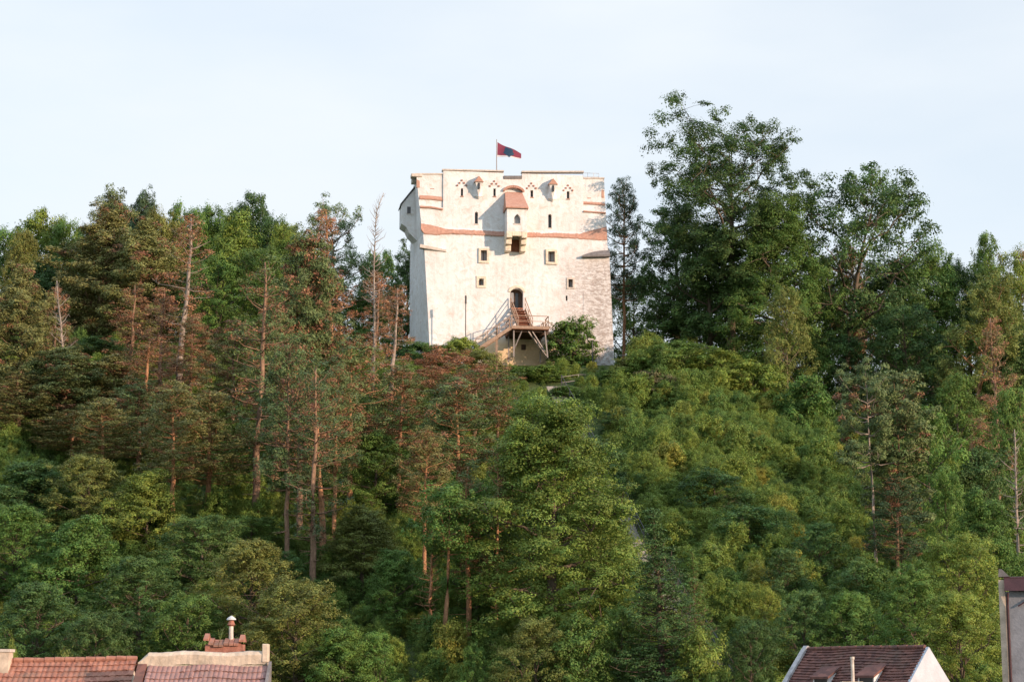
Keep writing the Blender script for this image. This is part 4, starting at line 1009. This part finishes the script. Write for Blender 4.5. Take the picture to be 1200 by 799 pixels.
# ---------------------------------------------------------------- undergrowth thicket covering the slope
def undergrowth():
    col = bpy.data.collections.new('undergrowth_pieces')
    for i in range(6):
        P = deciduous(200+i, 2.6, 1.45, .02, 11, (.30, .24, .36, .27, .32, .22)[i], (760, 1000, 600, 900, 700, 1100)[i], (.10, .08, .12, .085, .10, .075)[i], nsub=7, fill=(45, 60, 35, 50, 45, 70)[i], m='under', prof=(None, cone, None, egg, cone, egg)[i], elev=((5, 65), (30, 80), (0, 60), (25, 75), (10, 70), (35, 80))[i])
        o = bpy.data.objects.new('bush', P['leaf']); col.objects.link(o)
    rnd = random.Random(9); pts = []
    px_ = [(p.x, p.y) for p in path]
    def near_path(x, y):
        for (a, b) in zip(px_[:-1], px_[1:]):
            if min(a[1], b[1])-.5 <= y <= max(a[1], b[1])+.5:
                t = (y-a[1])/(b[1]-a[1]+1e-6); xx = a[0]+(b[0]-a[0])*t; 
                if -2.1 < x-xx < 1.15: return True
        return False
    n = 0
    y = 87.
    while y < 178:
        x = -62.
        while x < 64:
            xx = x+rnd.uniform(-.9, .9); yy = y+rnd.uniform(-.9, .9)
            ok = not near_path(xx, yy) and abs(xx) < yy*.33
            if -12 < xx < 11 and yy > 169.5: ok = False
            if -22 < xx <= -12 and yy > 170: ok = False
            if ok:
                s = rnd.choice((.36, .45, .52, .6, .7, .9))*rnd.uniform(.85, 1.15)*(1.05 if xx > 4 else .9)
                if -9 < xx < 11 and yy > 160: s *= .55
                pts.append((xx, yy, terr(xx, yy)-.15, s, rnd.random()*6.28, rnd.randrange(6), s*rnd.uniform(.9, 1.4)))
            x += 1.2
        y += 1.12
    me = bpy.data.meshes.new('undergrowth'); me.from_pydata([p[:3] for p in pts], [], [])
    for nm, ty, idx in (('scl', 'FLOAT', 3), ('rot', 'FLOAT', 4), ('sclz', 'FLOAT', 6)):
        a = me.attributes.new(nm, ty, 'POINT'); a.data.foreach_set('value', [p[idx] for p in pts])
    a = me.attributes.new('idx', 'INT', 'POINT'); a.data.foreach_set('value', [p[5] for p in pts])
    o = bpy.data.objects.new('undergrowth', me); C.objects.link(o)
    o['kind'] = 'stuff'; o['label'] = 'dense green undergrowth of shrubs and saplings covering the hillside'; o['category'] = 'undergrowth'
    ng = bpy.data.node_groups.new('scatter', 'GeometryNodeTree')
    ng.interface.new_socket('Geometry', in_out='INPUT', socket_type='NodeSocketGeometry'); ng.interface.new_socket('Geometry', in_out='OUTPUT', socket_type='NodeSocketGeometry')
    N = ng.nodes; gi = N.new('NodeGroupInput'); go = N.new('NodeGroupOutput'); ip = N.new('GeometryNodeInstanceOnPoints'); ci = N.new('GeometryNodeCollectionInfo')
    ci.inputs['Collection'].default_value = col; ci.inputs['Separate Children'].default_value = True; ci.inputs['Reset Children'].default_value = True
    def attr(n, t): q = N.new('GeometryNodeInputNamedAttribute'); q.data_type = t; q.inputs['Name'].default_value = n; return q.outputs['Attribute']
    cx = N.new('ShaderNodeCombineXYZ'); c3 = N.new('ShaderNodeCombineXYZ'); Lk = ng.links.new
    Lk(attr('rot', 'FLOAT'), cx.inputs[2]); Lk(gi.outputs[0], ip.inputs['Points']); Lk(ci.outputs[0], ip.inputs['Instance']); ip.inputs['Pick Instance'].default_value = True
    Lk(attr('idx', 'INT'), ip.inputs['Instance Index']); Lk(cx.outputs[0], ip.inputs['Rotation']); sc_ = attr('scl', 'FLOAT'); sz_ = attr('sclz', 'FLOAT'); Lk(sc_, c3.inputs[0]); Lk(sc_, c3.inputs[1]); Lk(sz_, c3.inputs[2]); Lk(c3.outputs[0], ip.inputs['Scale']); Lk(ip.outputs[0], go.inputs[0])
    md = o.modifiers.new('scatter', 'NODES'); md.node_group = ng
undergrowth()

# ---------------------------------------------------------------- houses at the foot of the hill
def tiled(name, O, U, D, wu, wd, m, parent, cw=.22, ch=.34, amp=.035, sag=.04):
    """roof sheet: O top-left corner, U unit vector along the ridge, D unit vector down the slope"""
    O = Vector(O); U = Vector(U).normalized(); D = Vector(D).normalized(); Nn = U.cross(D).normalized()
    if Nn.z < 0: Nn = -Nn
    nu = int(wu/cw*4); nc = int(wd/ch); V = []; Fc = []; rows = []
    for j in range(nc):
        for e, lift in ((0, 0.), (1, .045)): rows.append((j*ch+e*ch*.999, lift))
    rnd = random.Random(3); jit = [[rnd.uniform(-.012, .012) for _ in range(int(wu/cw)+2)] for _ in range(nc)]
    for ri, (d, lift) in enumerate(rows):
        for i in range(nu+1):
            u = wu*i/nu; c = u/cw; w = abs(math.sin(math.pi*c))*amp
            s = -sag*math.sin(math.pi*u/wu*3)
            V.append(O+U*u+D*(d+jit[ri//2][int(c)]*1.5)+Nn*(w+lift+jit[ri//2][int(c)])+Vector((0, 0, s)))
    for j in range(len(rows)-1):
        for i in range(nu): Fc.append((j*(nu+1)+i, j*(nu+1)+i+1, (j+1)*(nu+1)+i+1, (j+1)*(nu+1)+i))
    mb = MB(); mb.v = [tuple(v) for v in V]; mb.f = Fc; o = mb.build(name, m, parent); return o
def ridge(name, A, B, r, m, parent, step=.42):
    A = Vector(A); B = Vector(B); n = max(1, int((B-A).length/step)); mb = MB(); rnd = random.Random(4)
    for i in range(n):
        a = A.lerp(B, i/n); b = A.lerp(B, (i+.97)/n); j = Vector((0, 0, rnd.uniform(-.012, .012))); mb.tube([a+j, b+j], [r*1.12, r*.9], 8)
    return mb.build(name, m, parent)
# red roofed house
Y1 = 80.
a = at(-260, 780, Y1); b = at(161, 772.5, Y1)
h1 = empty('tiled_house', (a.x, Y1, 0), 0, 'house with a bright red tiled roof at the bottom left corner', 'house')
A = Vector((0, 0, a.z)); Bv = Vector((b.x-a.x, 0, b.z))
U = (Bv-A).normalized(); D = Vector((0, -.77, -.64))
L1 = (Bv-A).length
tiled('roof', A, U, D, L1, 6.8, 'tile', h1); tiled('roof', A, U, Vector((0, .77, -.64)), L1, 6.8, 'tile', h1)
ridge('ridge_tiles', A+Vector((0, 0, .05)), Bv+Vector((0, 0, .05)), .11, 'tile', h1)
MB().box(.1, Bv.x-.05, -4.9, 4.9, 0, A.z-4.3).build('wall', 'cream', h1)
gm = MB(); 
for x in (.12, Bv.x-.35): gm.prism([(x, -4.9, A.z-4.31), (x, 4.9, A.z-4.31), (x, 0, A.z-.2)], (.25, 0, 0))
gm.build('gable', 'cream', h1)
cbx = at(-6, 778, Y1-.3).x-a.x; cx1 = at(12, 778, Y1-.3).x-a.x; ct = at(0, 763, Y1-.3).z
ch = MB().box(cbx, cx1, -.6, .1, A.z-.8, ct).build('chimney', 'cream', h1); MB().box(cbx-.05, cx1+.06, -.65, .15, ct-.02, ct+.1).build('cap', 'stone_grey', ch)
# house with the cream parapet
Y2 = 77.5
a = at(163, 775, Y2); b = at(314, 774, Y2); o2 = Vector((a.x, Y2, 0))
h2 = empty('parapet_house', o2, 0, 'house with a faded pink tiled roof below a long cream parapet', 'house')
W2 = b.x-a.x; zt = at(200, 759, Y2).z; zr = at(200, 776, Y2).z
pp = MB(); n = 40; V = []
prnd = random.Random(8)
sec = [(-.2, 0.), (-.22, .38), (-.12, .50), (.1, .54), (.28, .46), (.32, 0.)]
for i in range(n+1):
    x = W2*i/n; rise = min(1., (.25+i/4.)) if i < 4 else 1.
    for (y, z) in sec: V.append((x, y+prnd.uniform(-.01, .01), zr-.1+z*rise+prnd.uniform(-.012, .012)+(-.03*math.sin(i*.3))))
k = len(sec)
Fc = [(i*k+j, i*k+(j+1) % k, (i+1)*k+(j+1) % k, (i+1)*k+j) for i in range(n) for j in range(k)]+[tuple(range(k)), tuple(n*k+j for j in range(k))]
pp.add(V, Fc); pp.build('parapet', 'cream', h2)
MB().box(W2-.22, W2+.03, -.24, .3, zr, zr+.74).build('parapet_pier', 'cream', h2, bevel=.04)
tiled('roof', (.42, -.22, zr-.12), (1, 0, 0), (0, -.8, -.6), W2-.35, 6.0, 'tile_pink', h2, .19, .44, .03)
MB().box(0, W2, -.2, .29, 0, zr-.101).build('wall', 'cream', h2); MB().box(.08, W2+.1, -4.4, -.21, 0, zr-4.0).build('front_wall', 'cream', h2)
sd = MB().prism([(.0, -.24, zr-.05), (.0, -5.1, zr-3.75), (.0, -5.1, zr-4.3), (.0, -.24, zr-4.3)], (.36, 0, 0)); sd.build('verge', 'tile_old', h2)
sd = MB().prism([(W2+.06, -.24, zr+.05), (W2+.06, -5.1, zr-3.6), (W2+.06, -5.1, zr-4.3), (W2+.06, -.24, zr-4.3)], (.12, 0, 0)); sd.build('flashing', 'slate', h2)
c0 = at(241, 757, Y2+.6).x-a.x; c1 = at(285, 757, Y2+.6).x-a.x; cz = at(260, 757, Y2+.6).z
chm = MB().box(c0, c1, .45, 1.2, zr-.1, cz+.08).build('chimney', 'brick', h2)
cc = MB(); nn = 8; crn = random.Random(2)
for i in range(nn):
    x0 = c0-.06+(c1-c0+.12)*i/nn; x1 = c0-.06+(c1-c0+.12)*(i+.9)/nn; z = cz+.1+(.18 if i in (0, 7) else 0)+crn.uniform(-.03, .05)
    cc.add([(x0, .35, z-.02), (x1, .35, z-.02), (x1, .82, z+.2), (x0, .82, z+.2), (x0, .35, z-.1), (x1, .35, z-.1), (x1, 1.3, z-.1), (x0, 1.3, z-.1)], [(0, 1, 2, 3), (0, 1, 5, 4), (3, 2, 6, 7), (0, 3, 7, 4), (1, 2, 6, 5), (4, 5, 6, 7)])
cc.build('tile_cap', 'tile', chm)
fx = at(270.3, 757, Y2+.8).x-a.x; ft = at(270, 721, Y2+.8).z
MB().tube([(fx, .8, cz+.1), (fx+.01, .8, cz+.25), (fx, .8, ft-.2)], [.11, .095, .085], 10).build('flue', 'stone_grey', chm)
MB().tube([(fx, .8, ft-.42), (fx, .8, ft-.36), (fx, .8, ft-.3), (fx, .8, ft-.18)], [.10, .17, .13, .10], 12).build('flue_collar', 'brick', chm)
MB().tube([(fx, .8, ft-.17), (fx, .8, ft-.10), (fx, .8, ft)], [.2, .17, .02], 12).build('flue_cowl', 'galv', chm)
wx = at(258, 750, Y2+.6).x; wd = MB(); wr = random.Random(6)
for i in range(7):
    q = wr.random()*6.28; e = Vector((math.cos(q)*.12, math.sin(q)*.05, .25+wr.random()*.35)); wd.tube([(0, 0, 0), e*.5+Vector((.01, 0, .03)), e], [.008, .006, .004], 3)
    for j in range(6):
        c = e*wr.uniform(.35, 1); s = .07; d = Vector((wr.gauss(0, 1), wr.gauss(0, 1), wr.gauss(0, .6))).normalized()*s; s2 = Vector((-d.y, d.x, .02)).normalized()*s*.4
        wd.add([c, c+d*.5+s2, c+d, c+d*.5-s2], [(0, 1, 2, 3)])
o = wd.build('weed', 'weed'); o.location = (wx, Y2+.55, cz+.2); tag(o, 'small weed sprouting from the tiled chimney beside the flue', 'plant')
# brown roofed house with white gable
Y3 = 76.
ap = at(1085, 757.5, Y3); al = R(40); gd = Vector((math.cos(al), math.sin(al), 0)); rn = Vector((math.sin(al), -math.cos(al), 0))
h3 = empty('gabled_house', (ap.x, ap.y, 0), 0, 'house with a dark brown tiled roof and a white gable at the bottom right', 'house')
tanp = 1.42/1.30; hw = 4.2; zr = ap.z-.04; LR = 6.1
def P3(g, r, z): return gd*g-rn*r+Vector((0, 0, z))          # g across, r back along the ridge
gb = MB().prism([P3(-hw, -.15, ap.z-hw*tanp), P3(hw, -.15, ap.z-hw*tanp), P3(0, -.15, ap.z)], -rn*.14); gb.build('gable', 'dull_white', h3)
gb = MB().prism([P3(-hw, LR, ap.z-hw*tanp), P3(hw, LR, ap.z-hw*tanp), P3(0, LR, ap.z)], -rn*.35); gb.build('gable', 'white_wall', h3)
wb = MB().prism([P3(-hw+.02, -.13, 0), P3(hw-.02, -.13, 0), P3(hw-.02, LR+.33, 0), P3(-hw+.02, LR+.33, 0)], (0, 0, ap.z-hw*tanp-.002)); wb.build('wall', 'white_wall', h3)
Dl = (-gd*1.0+Vector((0, 0, -tanp))).normalized(); Dr = (gd*1.0+Vector((0, 0, -tanp))).normalized()
rf3 = tiled('roof', P3(0, -.06, zr), -rn, Dl, LR+.06, 6.2, 'tile_old', h3, .15, .15, .012, .035)
tiled('roof', P3(0, -.06, zr), -rn, Dr, LR+.06, 6.2, 'tile_old', h3, .15, .15, .012, .035)
ridge('ridge_tiles', P3(0, .05, zr+.04), P3(0, LR, zr+.02), .09, 'tile_old', h3)
vg = MB(); 
for sx in (-1, 1):
    vg.bar(P3(0, LR+.1, ap.z+.08), P3(sx*hw, LR+.1, ap.z-hw*tanp+.08), .22, .10)
vg.build('verge', 'verge', h3)
def dormer(rd, dd):
    # shed dormer on the camera side slope: rd back along the ridge, dd down the slope (metres across)
    b = P3(-dd, rd, zr-dd*tanp+.03); w = .8; o_ = .7
    t0 = b; t1 = b-rn*w*(-1); pts = []
    front = [P3(-dd-o_, rd, zr-(dd+o_)*tanp+.03), P3(-dd-o_, rd+w, zr-(dd+o_)*tanp+.03)]
    topf = [p+Vector((0, 0, o_*tanp-.42)) for p in front]; up = [P3(-dd, rd, zr-dd*tanp+.03), P3(-dd, rd+w, zr-dd*tanp+.03)]
    ck = MB()
    for i in (0, 1):
        s = -rn*(.05 if i == 0 else -.05); ck.prism([front[i], topf[i], up[i]], s)
    c_ = ck.build('dormer', 'white_wall', h3)
    MB().prism([topf[0]-gd*.1+rn*.08, topf[1]-gd*.1-rn*.08, up[1]-rn*.08, up[0]+rn*.08], (0, 0, .09)).build('dormer_roof', 'tile_old', c_)
    MB().prism([front[0]+gd*.04-rn*.05, front[1]+gd*.04+rn*.05, topf[1]+gd*.04+rn*.05, topf[0]+gd*.04-rn*.05], gd*.05).build('window', 'glass', c_)
dormer(3.8, .75); dormer(1.5, .7)
cpp = at(999.5, 799, 74.2); ctp = at(998.5, 769, 74.2)
rp = cpp-Vector((ap.x, ap.y, 0)); MB().tube([Vector((rp.x, rp.y, rp.z-1.5)), Vector((rp.x, rp.y, ctp.z-.12)), Vector((rp.x, rp.y, ctp.z-.1)), Vector((rp.x, rp.y, ctp.z))], [.075, .065, .085, .085], 10).build('flue', 'stone_grey', h3)
MB().box(rp.x-.45, rp.x+.35, rp.y-.25, rp.y+.25, rp.z-3.2, rp.z+.03).build('chimney', 'cream', h3)
# grey house at the right edge
Y4 = 82.; a = at(1171, 692, Y4); zt = at(1180, 676, Y4).z; zf = at(1180, 693, Y4).z
h4 = empty('grey_house', (a.x, Y4, 0), R(-16), 'grey rendered house wall under a maroon sheet roof edge at the right edge', 'house')
MB().box(.0, 12, 0, 10, 0, zf).build('wall', 'grey_wall', h4)
MB().box(-.02, .24, -.06, .3, 0, zt-.12).build('quoin', 'cream', h4, bevel=.01)
MB().prism([(.22, -.35, zf+.02), (12, -.35, zf+.02), (12, -.05, zt), (.22, -.05, zt)], (0, .12, .02)).build('fascia', 'maroon', h4)
MB().prism([(.2, -.08, zt-.12), (12, -.08, zt-.12), (12, 10, zt-.35), (.2, 10, zt-.35)], (0, 0, .1)).build('roof', 'maroon', h4)
MB().prism([(-.01, -.08, zt+.02), (.45, -.08, zt+.02), (.14, -.08, zt+.34), (.02, -.08, zt+.34)], (0, .9, 0)).build('roof_end', 'slate', h4)
dp_ = MB(); dp_.tube([(.36, -.22, zf-.05), (.34, -.18, zf-.35), (.33, -.14, zf-.6), (.33, -.14, .2)], .05, 8); dp_.build('downpipe', 'maroon', h4)
MB().bar((.75, -.08, zf-.62), (1.3, -.08, zf-.28), .05).build('bracket', 'maroon', h4)
MB().box(.26, .32, -.03, .0, 0, zf-.1).build('joint', 'dark', h4)
